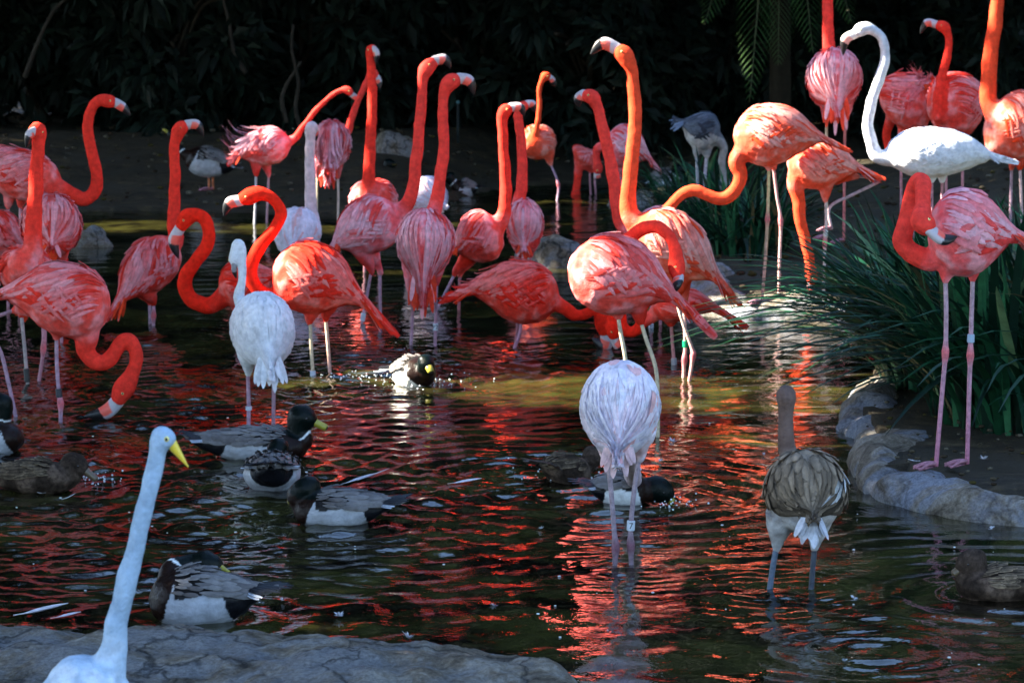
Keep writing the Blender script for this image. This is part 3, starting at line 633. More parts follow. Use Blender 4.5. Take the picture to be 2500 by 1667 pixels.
bird('scarlet flamingo with head bent to the water and tail pointing left, at centre', 16.3, (1365, 735), (1175, 690), 78,
     [(1378, 752), (1400, 768), (1425, 768), (1448, 754), (1464, 742), (1477, 752), (1474, 785)], [(1481, 818), (1476, 845), (1446, 826)],
     nr=.028, hr=.046, pal='scarlet', w=.15, seed=25, droop=.5, tl=.75, ruffle=.10, nbase=.9,
     legs=[leg((1275, 775), (1268, 815), (1256, 850), c=(.5, .25, .35)), leg((1262, 775, .1), (1263, 800, .1), (1258, 850, .1), c=(.4, .15, .2))])
bird('preening flamingo in front with orange shoulder and red neck arched over its back', 13.3, (1385, 655), (1625, 690), 100,
     [(1440, 640, .25), (1490, 610, .30), (1540, 578, .26), (1575, 556, .22), (1610, 556, .18), (1638, 582, .12), (1651, 625, .08), (1652, 655, .06)], [(1656, 680, .02), (1654, 695, -.02), (1650, 712, -.02)],
     nr=.029, hr=.034, pal='coral', w=.15, droop=.5, tl=.95, seed=26, nbase=.9, fw=1.25, lens=1.1, lit=[(1380, 590, .09), (1375, 660, .09), (1410, 560, .07)],
     legs=[leg((1508, 765), (1515, 810), (1526, 870), (1545, 1010), (1548, 1080), c=YL), leg((1563, 780), (1578, 830), (1602, 905), (1606, 1010), (1606, 1080), c=YL)])
bird('pale lavender flamingo from behind in the foreground with a leg band numbered 7', 10.5, (1518, 950), (1510, 1032), (112, 2.5),
     [(1538, 1040, .26), (1534, 1085, .45), (1540, 1130, .75), (1546, 1165, 1.1), (1550, 1205, 1.5), (1552, 1240, 1.6)], [(1553, 1255, 1.62), (1554, 1265, 1.62), (1556, 1272, 1.6)],
     fd=.26, w=.124, nr=.032, hr=.036, pal='blush', group='white and pale flamingos', seed=27, droop=.75, tl=.40, nbase=1.0, vox=.006, dens=.95, lens=1.25, fw=1.9,
     legs=[leg((1483, 1112), (1492, 1200), (1500, 1300), (1503, 1335), (1500, 1410), k=(3,), c=(.42, .33, .38), kc=(.2, .08, .11), c2=(.2, .12, .15)), leg((1562, 1108), (1548, 1200), (1540, 1285), (1540, 1330), (1542, 1410), k=(3,), c=(.42, .33, .38), kc=(.2, .08, .11), c2=(.2, .12, .15), bands=[(1541, 1281, 25, (.62, .68, .76), '7')])])
bird('grey brown young flamingo from behind with dark neck, right foreground', 10.1, (1950, 1160), (1980, 1236), (104, 1.8),
     [(1925, 1110, .14), (1919, 1070, .14), (1917, 1030, .14), (1918, 985, .14), (1918, 965, .14)], [(1921, 972, .18), (1924, 985, .2), (1928, 1000, .21)],
     fd=.24, w=.122, nr=.026, hr=.031, pal='juv', group='young flamingos', seed=28, droop=.25, tl=.3, nbase=.9, tuft=-1, vox=.006, dens=.95, lens=.62, fw=1.7, billcol=((.1, .1, .1), (.1, .1, .1)),
     legs=[leg((1897, 1325), (1886, 1390), (1876, 1462), c=(.10, .13, .18), r=.0095), leg((1990, 1322), (1984, 1390), (1979, 1462), c=(.05, .06, .08), r=.009)])
# ---- right bank group
bz = .09; D30 = Yw(738, bz)
bird('large flamingo on the stone ledge with sunlit back and neck swept down to the left', D30, (1790, 340), (1985, 318), 76,
     [(1800, 390), (1808, 425), (1800, 455), (1780, 478), (1755, 486), (1725, 476), (1693, 464), (1662, 476), (1640, 500), (1625, 520)], [(1612, 545), (1610, 560), (1620, 572)],
     nr=.034, hr=.036, pal='orange', w=.16, droop=.45, tl=.7, seed=29, group=G3, land=True, gz0=bz, nbase=1.2, lit=[(1800, 290, .13), (1850, 265, .13), (1790, 340, .10), (1900, 262, .10), (1690, 465, .12), (1650, 480, .10), (1790, 470, .1), (1873, 470, .07)],
     legs=[leg((1877, 405), (1876, 470), (1874, 535), (1868, 640), (1860, 738), k=(2,), c=(.66, .55, .25), c2=(.62, .25, .25)), leg((1888, 405, .1), (1897, 480, .1), (1906, 540, .1), (1903, 640, .1), (1901, 742, .1), k=(2,), c=(.55, .28, .28), c2=(.66, .4, .36))])
bird('sunlit flamingo bending its neck straight down, one leg folded back, on the stone ledge', 17.9, (1922, 398), (2080, 400), 65,
     [(1945, 445), (1950, 490), (1955, 540), (1966, 590), (1977, 635), (1982, 670)], [(1981, 695), (1980, 712), (1975, 735)],
     nr=.032, hr=.034, pal='orange', w=.14, droop=.3, tl=.85, seed=30, group=G3, land=True, gz0=bz, nbase=1.3, lit=[(1940, 380, .12), (1990, 370, .14), (1950, 480, .1), (1965, 570, .1), (1985, 650, .1)],
     legs=[leg((2016, 482), (2017, 540), (2014, 592), (2012, 660), (2009, 742), k=(2,), c=(.68, .55, .5), bands=[(2016, 565, 16, (.6, .62, .6), '')]), leg((2085, 430, .05), (2146, 440, .05), (2085, 474, .05), (2026, 506, .05), (2030, 560, .05), k=(1,), c=(.5, .35, .38), up=1)])
bird('white flamingo in sunlight with S curved neck and pink black-tipped bill, right', 18.2, (2160, 375), (2405, 370), 62,
     [(2150, 385), (2128, 350), (2120, 310), (2125, 260), (2140, 215), (2156, 165), (2161, 120), (2150, 88), (2128, 72), (2108, 70)], [(2086, 84), (2064, 98), (2058, 136)],
     nr=.031, hr=.038, pal='white', w=.15, droop=.22, tl=.42, seed=31, group='white and pale flamingos', gz0=.12, nbase=1.0, land=True, billcol=((.8, .74, .7), (.85, .38, .32)),
     lit=[(2112, 62, .04), (2132, 225, .05), (2122, 270, .08), (2120, 330, .10), (2150, 385, .08), (2210, 350, .10), (2280, 330, .12), (2360, 340, .10)],
     legs=[leg((2275, 435), (2275, 520), (2275, 640)), leg((2300, 435, .1), (2300, 520, .1), (2300, 640, .1))])
bird('pink flamingo from behind, neck leaving the picture top, orange tail to the right', 19.4, (2030, 165), (2042, 220), (78, 2.3),
     [(2024, 120, .12), (2022, 60, .12), (2021, -20, .12), (2022, -100, .12), (2024, -180, .12), (2040, -205, .12)], [(2056, -200, .12), (2068, -190, .12), (2072, -170, .12)],
     fd=.26, w=.155, nr=.032, hr=.036, pal='pink', seed=32, group=G3, droop=.5, tl=.8, land=True, gz0=.3, legs=[leg((2018, 290), (2018, 380), (2018, 580), c=YL), leg((2063, 290), (2062, 380), (2060, 590), c=(.5, .15, .15))])
bird('ruffled coral flamingo preening, right of the white bird\'s neck', 20.4, (2170, 285), (2258, 212), 78,
     [(2172, 300, .1), (2165, 340, .15), (2180, 380, .15)], [(2195, 390, .15), (2205, 396, .15), (2212, 405, .15)], fd=.1, w=.18, ruffle=.2, pal='coral', seed=33, group=G3, droop=.0, tl=.3, land=True, gz0=.3, vox=.009,
     legs=[leg((2200, 330), (2200, 450), (2200, 600)), leg((2230, 330), (2230, 450), (2230, 600))])
bird('scarlet thin necked flamingo with dark bill tip, facing left behind the white bird', 20.0, (2288, 282), (2385, 228), 84,
     [(2292, 285, -.15), (2293, 240, -.15), (2300, 190, -.13), (2312, 140, -.13), (2316, 95, -.13), (2303, 66, -.13)], [(2284, 60, -.13), (2262, 57, -.13), (2246, 84, -.13)],
     fd=-.25, w=.17, nr=.028, hr=.034, pal='coral', seed=34, group=G3, droop=.2, tl=.2, land=True, gz0=.3, vox=.009, legs=[leg((2310, 340), (2310, 450), (2310, 600)), leg((2350, 340), (2350, 450), (2350, 600))])
bird('tall orange flamingo at the right edge with thick neck leaving the top of the picture', 18.9, (2412, 280), (2550, 345), 90,
     [(2415, 250), (2414, 200), (2420, 120), (2432, 40), (2440, -60), (2444, -150), (2430, -175)], [(2412, -168), (2400, -156), (2396, -136)],
     nr=.042, hr=.04, pal='orange', seed=35, group=G3, w=.15, land=True, gz0=.3, nbase=1.2, legs=[leg((2490, 405), (2493, 480), (2498, 600), c=(.6, .4, .4)), leg((2470, 405, .1), (2468, 480, .1), (2466, 600, .1), c=(.4, .25, .32))])
D37 = Yw(1146, .10)
bird('preening flamingo on the right bank with neck looped tightly and bill in its breast feathers', D37, (2265, 575), (2460, 560), 108,
     [(2285, 630, .02), (2240, 625, .03), (2207, 600, .04), (2204, 565, .04), (2220, 520, .04), (2228, 478, .03), (2240, 446, .0), (2254, 450, -.05), (2254, 490, -.10), (2250, 520, -.14), (2252, 542, -.17)], [(2272, 562, -.19), (2302, 584, -.19), (2337, 578, -.17)],
     nr=.034, hr=.040, pal='pink', w=.14, droop=.35, tl=.6, seed=36, group=G3, land=True, gz0=.10, nbase=.9, vox=.006, dens=1.0, fw=1.35, lens=1.15,
     legs=[leg((2308, 672), (2310, 760), (2308, 862), (2300, 960), (2285, 1138), k=(2,), c=(.42, .30, .36), c2=(.48, .16, .24), fx=-1), leg((2375, 672, .06), (2372, 770, .06), (2369, 866, .06), (2366, 960, .06), (2361, 1132, .06), k=(2,), c=(.42, .30, .36), c2=(.48, .16, .24), fx=-1, bands=[(2371, 832, 21, (.30, .42, .55), '')])])
bird('far young flamingo with grey wings and pale belly, neck lowered behind the reeds', 21.5, (1755, 335), (1672, 305), 48,
     [(1765, 355), (1762, 395), (1768, 430), (1772, 455)], [(1775, 468), (1772, 478), (1765, 485)], w=.13, nr=.026, pal='juv2', group='young flamingos', seed=37, tl=.55, droop=-.1, vox=.009, tuft=1, land=True, gz0=.1,
     legs=[leg((1725, 380), (1722, 420), (1716, 490), c=(.45, .42, .5), r=.012), leg((1700, 375), (1702, 420), (1704, 490), c=(.4, .4, .45), r=.010)])

# ---- egret in the foreground
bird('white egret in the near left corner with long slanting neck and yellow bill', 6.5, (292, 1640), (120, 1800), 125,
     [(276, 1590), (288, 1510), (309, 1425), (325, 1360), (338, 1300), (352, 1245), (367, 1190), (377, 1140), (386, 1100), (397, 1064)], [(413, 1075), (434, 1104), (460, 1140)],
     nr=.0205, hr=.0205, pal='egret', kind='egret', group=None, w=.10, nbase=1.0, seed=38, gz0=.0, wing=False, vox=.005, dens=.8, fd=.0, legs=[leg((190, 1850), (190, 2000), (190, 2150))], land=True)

# ---- ducks
DK = 'mallard ducks on the pond'
def duck(kind, label, u0, u1, vw, vtop, neck, bill, fd=0, w=.085, **k):
    D = Yw(vw); h = (vw - vtop) * .62; vc = vtop + h
    RINGS.append((float(P((u0 + u1) / 2, vw, D).x), D, .006, .16, .9))
    k.setdefault('group', DK)
    return bird(label, D, (u1, vc), (u0, vc), h, neck, bill, fd=fd, w=w, pal=kind, kind=kind, nr=k.pop('nr', .034), hr=k.pop('hr', .044), droop=.28, tl=k.pop('tl', .28) + .14, vox=k.pop('vox', .006), **k)
duck('drake', 'drake swimming right with yellow bill, upper of the trio beside the egret', 505, 758, 1115, 1042, [(742, 1075), (728, 1050), (735, 1016)], [(758, 1026), (775, 1034), (800, 1046)], nr=.036, hr=.047, w=.1, seed=41, tl=.3)
duck('drake', 'drake seen from behind with round black rump, middle of the left trio', 662, 668, 1190, 1102, [(672, 1105, .16), (680, 1092, .17)], [(684, 1090, .2), (686, 1093, .23), (688, 1098, .26)], fd=.30, w=.11, hr=.036, seed=42, tl=.25)
duck('drake', 'drake swimming left with yellow bill turned down, lower of the left trio', 925, 712, 1275, 1192, [(728, 1218), (738, 1200), (752, 1190)], [(733, 1206), (720, 1216), (703, 1230)], w=.095, seed=43, tl=.35, hr=.042)
duck('drake', 'sunlit pale drake splashing toward the right with green head and yellow bill, mid pond', 975, 1045, 940, 868, [(1040, 905, -.1), (1040, 885, -.14)], [(1044, 892, -.17), (1048, 899, -.19), (1053, 910, -.2)], fd=-.22, w=.09, seed=44, hr=.038, bodycol=(.78, .74, .66), lit=[(990, 900, .14), (1040, 885, .12), (1010, 920, .12)])
duck('drake', 'brown grey drake resting with head tucked on its back, beside the near rock', 600, 362, 1512, 1382, [(420, 1400, .05), (455, 1375, .08), (505, 1376, .08)], [(530, 1385, .08), (545, 1396, .06), (560, 1405, .04)], w=.10, seed=45, tl=.4, hr=.036, nr=.026)
duck('hen', 'dark brown hen duck at the left edge with lowered bill touching the water', -10, 190, 1195, 1122, [(172, 1165), (172, 1140), (180, 1130)], [(205, 1146), (220, 1158), (238, 1172)], w=.09, seed=46, hr=.041)
duck('drake', 'drake cut off by the left edge, grey flank and white side showing', -130, 62, 1100, 1022, [(0, 1040), (5, 1000), (2, 985)], [(-20, 990), (-35, 995), (-48, 1002)], w=.09, seed=47, tl=.2)
duck('drake', 'pale drake with dark head and yellow bill behind the legs of the lavender flamingo', 1455, 1585, 1226, 1148, [(1590, 1195), (1605, 1192)], [(1622, 1205), (1632, 1215), (1644, 1228)], w=.09, seed=48, nr=.036, hr=.046, bodycol=(.72, .72, .72))
duck('hen', 'mottled brown hen duck left of the lavender flamingo\'s legs', 1340, 1425, 1175, 1105, [(1432, 1135), (1447, 1110)], [(1458, 1120), (1466, 1126), (1472, 1134)], fd=.1, w=.1, seed=49, nr=.028, hr=.035)
duck('hen', 'dark hen duck facing left at the lower right edge', 2560, 2330, 1457, 1385, [(2352, 1425), (2375, 1395), (2375, 1368)], [(2354, 1380), (2340, 1392), (2324, 1402)], w=.1, seed=50, nr=.034, hr=.040)
FD = 'ducks at the far bank'
duck('drake', 'dark duck floating far behind the tall centre necks', 1160, 1110, 478, 436, [(1105, 445), (1098, 432)], [(1088, 436), (1082, 440), (1076, 444)], seed=51, group=FD, vox=.01)
duck('drake', 'far dark duck with bright yellow bill in front of the brown bank', 985, 935, 470, 415, [(945, 425), (950, 400)], [(958, 408), (961, 414), (966, 422)], seed=52, group=FD, vox=.01)
duck('drake', 'pale grey duck far behind the hanging pink tail', 1585, 1655, 475, 410, [(1655, 425), (1660, 412)], [(1668, 418), (1674, 421), (1680, 426)], seed=53, group=FD, vox=.01)
bird('grey duck standing on the far bank behind the straight neck at left', Yw(462, .1), (450, 385), (560, 408), 38,
     [(450, 375), (432, 350), (420, 330)], [(412, 325), (405, 320), (396, 315)], w=.10, pal='drake', kind='drake', nr=.024, hr=.034, droop=.1, tl=.4, seed=54, group=FD, land=True, vox=.01, gz0=.1, open_=.1,
     legs=[leg((510, 430), (510, 445), (510, 462), c=(.5, .15, .05)), leg((520, 430, .06), (520, 445, .06), (521, 463, .06), c=(.5, .15, .05))])

# ------------------------------------------------------------------ water surface (real waves)
SUNLIT += [(PW(560, 556), .22), (PW(420, 552), .22), (PW(700, 560), .22), (PW(820, 560), .2), (PW(1750, 960), .5), (PW(1900, 950), .4), (PW(1640, 975), .3),
           (P(1850, 215, 27.3), .12), (PW(1980, 722, .09), .06)]
wx = np.concatenate([np.arange(-30, -5, 1.0), np.arange(-5, 5, .03), np.arange(5, 31, 1.0)]); wy = np.concatenate([np.arange(-10, 7, .5), np.arange(7, 17, .018), np.arange(17, 30, .03), np.arange(30, 34, .5)])
WX, WY = np.meshgrid(wx, wy); WZ = np.zeros_like(WX)
amp_mod = .55 + .45 * np.sin(WX * .9 + 1.3 * np.sin(WY * .5)) * np.sin(WY * .7 + .8 * np.sin(WX * .8))
amp_mod = np.clip(amp_mod + .35 * sst(0, -2.5, WX) , .2, 1.3)
for i in range(64):
    lam = .085 * (1.05 ** i) if i < 50 else .9 + .25 * (i - 50); th = nr_.normal(math.pi / 2, .85); k = 2 * math.pi / lam
    sl = .0105 if lam < .4 else .0045
    WZ += (sl / k) * np.sin(k * (math.cos(th) * WX + math.sin(th) * WY) + nr_.uniform(0, 6.28) + .8 * np.sin(WX * 1.1 + i) ) * (amp_mod if i % 2 else np.clip(1.4 - amp_mod, .2, 1.2))
RINGS += [(PW(330, 830).x, PW(330, 830).y, .008, .10, .9), (PW(120, 1120).x, PW(120, 1120).y, .007, .09, .8), (PW(480, 1290).x, PW(480, 1290).y, .006, .08, .6), (float(PW(60, 1313).x), PW(60, 1313).y, .008, .10, .35), (float(PW(2130, 1590).x), PW(2130, 1590).y, .006, .09, .4), (float(PW(200, 1385).x), PW(200, 1385).y, .006, .10, .5),
          (PW(1250, 1150).x, PW(1250, 1150).y, .005, .08, .6), (PW(880, 900).x, PW(880, 900).y, .008, .12, .9), (PW(430, 960).x, PW(430, 960).y, .008, .14, 1.0), (PW(240, 1020).x, PW(240, 1020).y, .006, .1, .6)]
for (rx, ry, am, lam, reach) in RINGS:
    d2 = (WX - rx) ** 2 + (WY - ry) ** 2; m_ = d2 < (reach * 2.6) ** 2
    dd_ = np.sqrt(d2[m_]); WZ[m_] += am * .8 * np.exp(-(dd_ / reach) ** 1.5) * np.sin(2 * math.pi * dd_ / lam) * np.clip(dd_ / lam, 0, 1)
water = grid_mesh('water', WX, WY, WZ, M_WATER); tag(water, kind='structure')

# ------------------------------------------------------------------ rocks
def rock_h(x, y, sc_, oct_=6, off=0): return mnoise.fractal(Vector((x * sc_ + off, y * sc_, off)), .9, 2.1, oct_)
# near rock bank
xs = np.arange(-2.0, 1.1, .010); ys_ = np.concatenate([np.arange(6.6, 7.8, .03), np.arange(7.8, 9.45, .010)]); X, Y = np.meshgrid(xs, ys_)
YE = np.interp(X, near_x, near_y); dn = YE - Y
Z = -.25 + .39 * sst(-.30, .04, dn) + .08 * sst(.05, .5, dn) - .14 * sst(1.0, 2.0, dn)
nn = np.array([rock_h(x, y, 2.2) for x, y in zip(X.ravel(), Y.ravel())]).reshape(X.shape)
n3 = np.array([mnoise.ridged_multi_fractal(Vector((x * 1.7 + .5 * y, y * 2.6, 3)), 1.0, 2.0, 4, .9, 2.0) for x, y in zip(X.ravel(), Y.ravel())]).reshape(X.shape)
n4 = np.array([mnoise.fractal(Vector((x * 11, y * 7, 9)), .8, 2.2, 4) for x, y in zip(X.ravel(), Y.ravel())]).reshape(X.shape)
crk = np.abs(Y - (8.15 + .55 * X + .06 * np.sin(X * 17) + .03 * np.sin(X * 41) + .9)) ; crk = np.exp(-(crk / .010) ** 2) * sst(-1.05, -.85, X) * sst(-.35, -.55, X)
n5 = np.array([mnoise.fractal(Vector((x * 1.1 + 4, y * 1.6, 2)), 1, 2, 3) for x, y in zip(X.ravel(), Y.ravel())]).reshape(X.shape)
Z += n5 * .06 + nn * .022 + n4 * .012 - np.clip(n3 - 1.45, 0, 1) * .06 - crk * .035
near = grid_mesh('rock_bank', X, Y, Z, M_ROCK); tag(near, 'long grey weathered rock edge across the lower left corner', 'rock')
# rock kerb round the right bank
def kerb(name, pts, width, hgt, mat, label, seed=0):
    pth = catmull(pts, 160); mb = MB(); seg = 26; V = []
    T = np.gradient(pth, axis=0); T[:, 2] = 0; T /= np.linalg.norm(T, axis=1)[:, None]
    for i in range(160):
        N = np.array([T[i][1], -T[i][0], 0]); wv = width * (1 + .25 * math.sin(i * .21 + seed)) ; hv = hgt * (1 + .22 * math.sin(i * .13 + 2 + seed))
        for k in range(seg):
            a = 2 * math.pi * k / seg; p = pth[i] + N * math.cos(a) * wv + np.array([0, 0, math.sin(a) * hv])
            d = unit(p - pth[i]); q = p * 4; f1 = mnoise.fractal(Vector(q + seed), 1, 2, 5); V.append(p + d * f1 * .045)
    F = [(i * seg + k, i * seg + (k + 1) % seg, (i + 1) * seg + (k + 1) % seg, (i + 1) * seg + k) for i in range(159) for k in range(seg)]
    F += [tuple(range(seg - 1, -1, -1)), tuple(159 * seg + k for k in range(seg))]
    mb.add(V, F); o = mb.build(name, mat); tag(o, label, 'rock'); return o
def kp(l, inx=.11, z=-.02): return [(p.x + inx, p.y, z) for p in l]
kerb('rock_kerb', [(3.2, 11.2, -.02), (2.3, 11.35, -.02)] + [(p.x + a, p.y + b, -.02) for p, a, b in zip(isl[:9], [.05, .08, .1, .1, .14, .16, .14, .16, .16], [.14, .14, .14, .12, .08, 0, 0, 0, 0])] + [(1.75, 14.7, -.02)], .14, .125, M_ROCK2, 'curved tan rock kerb round the soil bank under the preening bird', 1)
kerb('rock_ledge', [(p.x, p.y + .16, -.02) for p in isl[10:15]] + [(1.15, 19.2, -.02), (1.12, 20.5, -.02)], .17, .115, M_ROCK2, 'low pale stone ledge under the two bending flamingos', 4)
def boulder(u, v, D, rx, rz, label, z=0., mat=M_ROCK, seed=0):
    p = P(u, v, D); mb = MB(); V, F = ball((0, 0, 0), 1, 36, 20); V = np.array(V); out = []
    for q in V:
        n_ = 1 + .28 * mnoise.fractal(Vector(q * 1.3 + np.array([seed * 7, 0, 0])), 1, 2, 5); out.append((p.x + q[0] * rx * n_, p.y + q[1] * rx * .8 * n_, z + q[2] * rz * n_))
    mb.add(out, F); o = mb.build('boulder', mat); tag(o, label, 'rock', 'boulders in the pond'); return o
boulder(222, 575, Yw(600), .14, .12, 'rounded grey boulder in the water right of the left flamingos', seed=1)
boulder(1350, 600, Yw(650), .22, .20, 'grey boulder behind the feeding scarlet flamingo at centre', seed=2)
boulder(965, 360, 27.5, .22, .16, 'dark boulder on the far bank behind the tall centre necks', z=.28, seed=3)
boulder(1680, 770, Yw(790), .10, .05, 'small pale stone at the water by the stone ledge', seed=5)
boulder(1560, 470, 25.5, .25, .10, 'low dark stone at the far reeds', seed=6)

# ------------------------------------------------------------------ vegetation
def leaf_quads(cen, dirs, L, W_, droop=.2):
    n = len(cen); up = nr_.normal(size=(n, 3)); ac = np.cross(dirs, up); ac /= np.linalg.norm(ac, axis=1)[:, None] + 1e-9
    nm = np.cross(ac, dirs)
    L = L[:, None]; W_ = W_[:, None]
    v = np.stack([cen, cen + dirs * L * .45 + ac * W_ * .5 - nm * W_ * .12, cen + dirs * L + np.array([0, 0, -1]) * L * droop, cen + dirs * L * .45 - ac * W_ * .5 - nm * W_ * .12, cen + dirs * L * .5 + nm * W_ * .06], 1).reshape(-1, 3)
    b = np.arange(n)[:, None] * 5
    q = np.concatenate([b + np.array([0, 1, 4]), b + np.array([1, 2, 4]), b + np.array([2, 3, 4]), b + np.array([3, 0, 4])], 0)
    return v, q
def hole_mask(c):
    keep = np.ones(len(c), bool); s = np.array(SUN)
    for p, r in SUNLIT:
        w_ = c - np.array(p); al = w_ @ s; d = np.linalg.norm(w_ - al[:, None] * s, axis=1)
        keep &= ~((d < r + .30) & (al > .6))
    return keep
def tree(name, x, y, zc, rad, n, lsize, label, cat, group, colr, trunk=True, holes=True, whorl=1, trad=.22, lean=0.0, bark=(.035, .028, .02)):
    root = empty(name, Vector((x, y, max(gz(x, y), 0))), label, cat, group)
    # clustered crown
    nc = max(12, n // 60); cc = nr_.normal(size=(nc, 3)); cc /= np.linalg.norm(cc, axis=1)[:, None]; cc *= (nr_.uniform(.15, 1, nc) ** .45)[:, None]
    cc = cc * np.array([rad[0], rad[1], rad[2]]) + np.array([x, y, zc])
    ci = nr_.randint(0, nc, n); d = nr_.normal(size=(n, 3)); d /= np.linalg.norm(d, axis=1)[:, None]
    cen = cc[ci] + d * (nr_.uniform(.1, 1, n) ** .6)[:, None] * np.array([1, 1, .7]) * (.28 * max(rad[0], .6)) ** 1
    cen[:, 2] = np.maximum(cen[:, 2], .12)
    if holes: 
        k = hole_mask(cen); cen = cen[k]; d = d[k]
    n = len(cen); L = nr_.uniform(.7, 1.3, n) * lsize; dirs = d + np.array([0, -.1, -.35]) + nr_.normal(size=(n, 3)) * .4; dirs /= np.linalg.norm(dirs, axis=1)[:, None]
    v, q = leaf_quads(cen, dirs, L, L * nr_.uniform(.28, .45, n))
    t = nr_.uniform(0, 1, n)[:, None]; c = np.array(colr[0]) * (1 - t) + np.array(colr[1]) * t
    np_mesh('crown', v, q, M_LEAF, np.repeat(c, 5, axis=0), root)
    if trunk:
        mb = MB(); base = np.array([x, y + lean, root.location.z - .1])
        pth = catmull([base, base + np.array([rng.uniform(-.3, .3), 0, zc * .4]), np.array([x, y, zc])], 16)
        v, f_ = tube(pth, np.linspace(trad, trad * .4, 16), 12); mb.add(v, f_, bark); 
        for k in range(7):
            s = pth[rng.randint(6, 13)]; e = np.array([x, y, zc]) + np.array([rng.uniform(-.8, .8) * rad[0], rng.uniform(-.8, .8) * rad[1], rng.uniform(-.3, .6) * rad[2]])
            p2 = catmull([s, (s + e) / 2 + np.array([0, 0, .15 * rad[2]]), e], 10); v, f_ = tube(p2, np.linspace(trad * .35, .02, 10), 7); mb.add(v, f_, bark)
        mb.build('trunk', M_BARK, root)
    return root
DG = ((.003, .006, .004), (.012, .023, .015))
# canopy trees left of the pond: they cast the shade, with gaps cut toward the sun for the sunlit birds
for i, (tx, ty) in enumerate([(-7.4, 5.0), (-7.8, 10.5), (-7.2, 16.0), (-8.0, 21.5), (-7.4, 27.0), (-8.0, 33.0)]):
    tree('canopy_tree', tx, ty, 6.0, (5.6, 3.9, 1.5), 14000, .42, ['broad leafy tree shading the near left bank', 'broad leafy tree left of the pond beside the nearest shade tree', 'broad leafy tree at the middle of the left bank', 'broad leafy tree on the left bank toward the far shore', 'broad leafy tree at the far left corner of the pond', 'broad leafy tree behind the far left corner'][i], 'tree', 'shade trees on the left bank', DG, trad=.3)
# background thicket: shrubs in front, tall trees behind
ov_ = ['at far left', 'left of the ruffled bird', 'over the crossed necks', 'over the centre necks', 'over the tallest neck', 'at far right, over the white bird']
pos_ = ['leftmost, beyond the upper left corner', 'beyond the left S necked bird', 'beyond the bird with head turned right at left', 'behind the ruffled pink bird', 'behind the crossed necks', 'behind the tall centre necks', 'behind the small yellow orange bird', 'behind the tallest sunlit neck', 'behind the ledge birds', 'rightmost, behind the white bird']
for i, tx in enumerate(np.linspace(-5.6, 5.8, 10)):
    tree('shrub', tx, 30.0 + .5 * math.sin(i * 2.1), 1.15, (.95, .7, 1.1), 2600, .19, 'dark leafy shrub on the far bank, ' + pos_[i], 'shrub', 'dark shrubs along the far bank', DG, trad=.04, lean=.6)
for i, tx in enumerate(np.linspace(-7.5, 7.5, 11)):
    tree('hedge_bush', tx, 32.2, 1.9, (1.1, .7, 2.0), 4200, .30, 'dense hedge bush behind the shrub ' + pos_[min(i, 9)].replace('leftmost, ', '').replace('rightmost, ', '') + (' and beyond it' if i == 10 else ''), 'shrub', 'hedge bushes behind the far shrubs', DG, trad=.05, lean=.4)
for i, tx in enumerate(np.linspace(-1.2, 11, 8)):
    tree('background_tree', tx, 34.0 + .8 * (i % 2), 8.2, (2.4, 2.4, 5.2), 9000, .48, 'tall dark tree closing off the far bank, ' + ['first', 'second', 'third', 'fourth', 'fifth', 'sixth', 'seventh', 'last'][i] + ' from the left end of the row', 'tree', 'tall trees behind the far bank', DG, trad=.2, holes=False)
# overhanging crowns added above the view to keep the far undergrowth dark
for i, tx in enumerate(np.linspace(-5.5, 6.5, 6)):
    tree('added_shade_tree', tx, 28.6, 3.5 if i < 2 else 4.4, (1.9, 3.0, .9), 6000, .40, 'added shade tree leaning out over the far bank, ' + ov_[i], 'tree', 'added shade trees over the far bank', DG, trad=.10, lean=4.6)
# right side trees
for i, (tx, ty) in enumerate([(9, 12), (8.5, 18), (9, 25)]):
    tree('bank_tree', tx, ty, 4.5, (2.6, 3.4, 3.2), 7000, .42, ['leafy tree on the near right bank', 'leafy tree on the middle right bank', 'leafy tree on the far right bank'][i], 'tree', 'trees on the right bank', DG, trad=.25)

# bare pale stems in the undergrowth
for k, (pts, lab) in enumerate([([(742, 335), (722, 270), (728, 200), (712, 120), (716, 60)], 'thin pale curved stem in the dark undergrowth beyond the ruffled bird'), ([(600, 180), (570, 120), (560, 60), (545, 0)], 'slender bare stem leaning left in the dark undergrowth'), ([(60, 190), (90, 110), (130, 30), (180, -20)], 'bare forked branch in the upper left corner'), ([(700, 300), (690, 230), (735, 150)], 'short bare stem beside the curved pale stem')]):
    mb = MB(); p_ = catmull([P(a, b, 28.9) for a, b in pts], 24); v, f_ = tube(p_, np.linspace(.022, .012, 24), 8); mb.add(v, f_, (.035, .030, .024)); o = mb.build('bare_stem', M_BARK); tag(o, lab, 'stem', 'bare stems in the undergrowth')

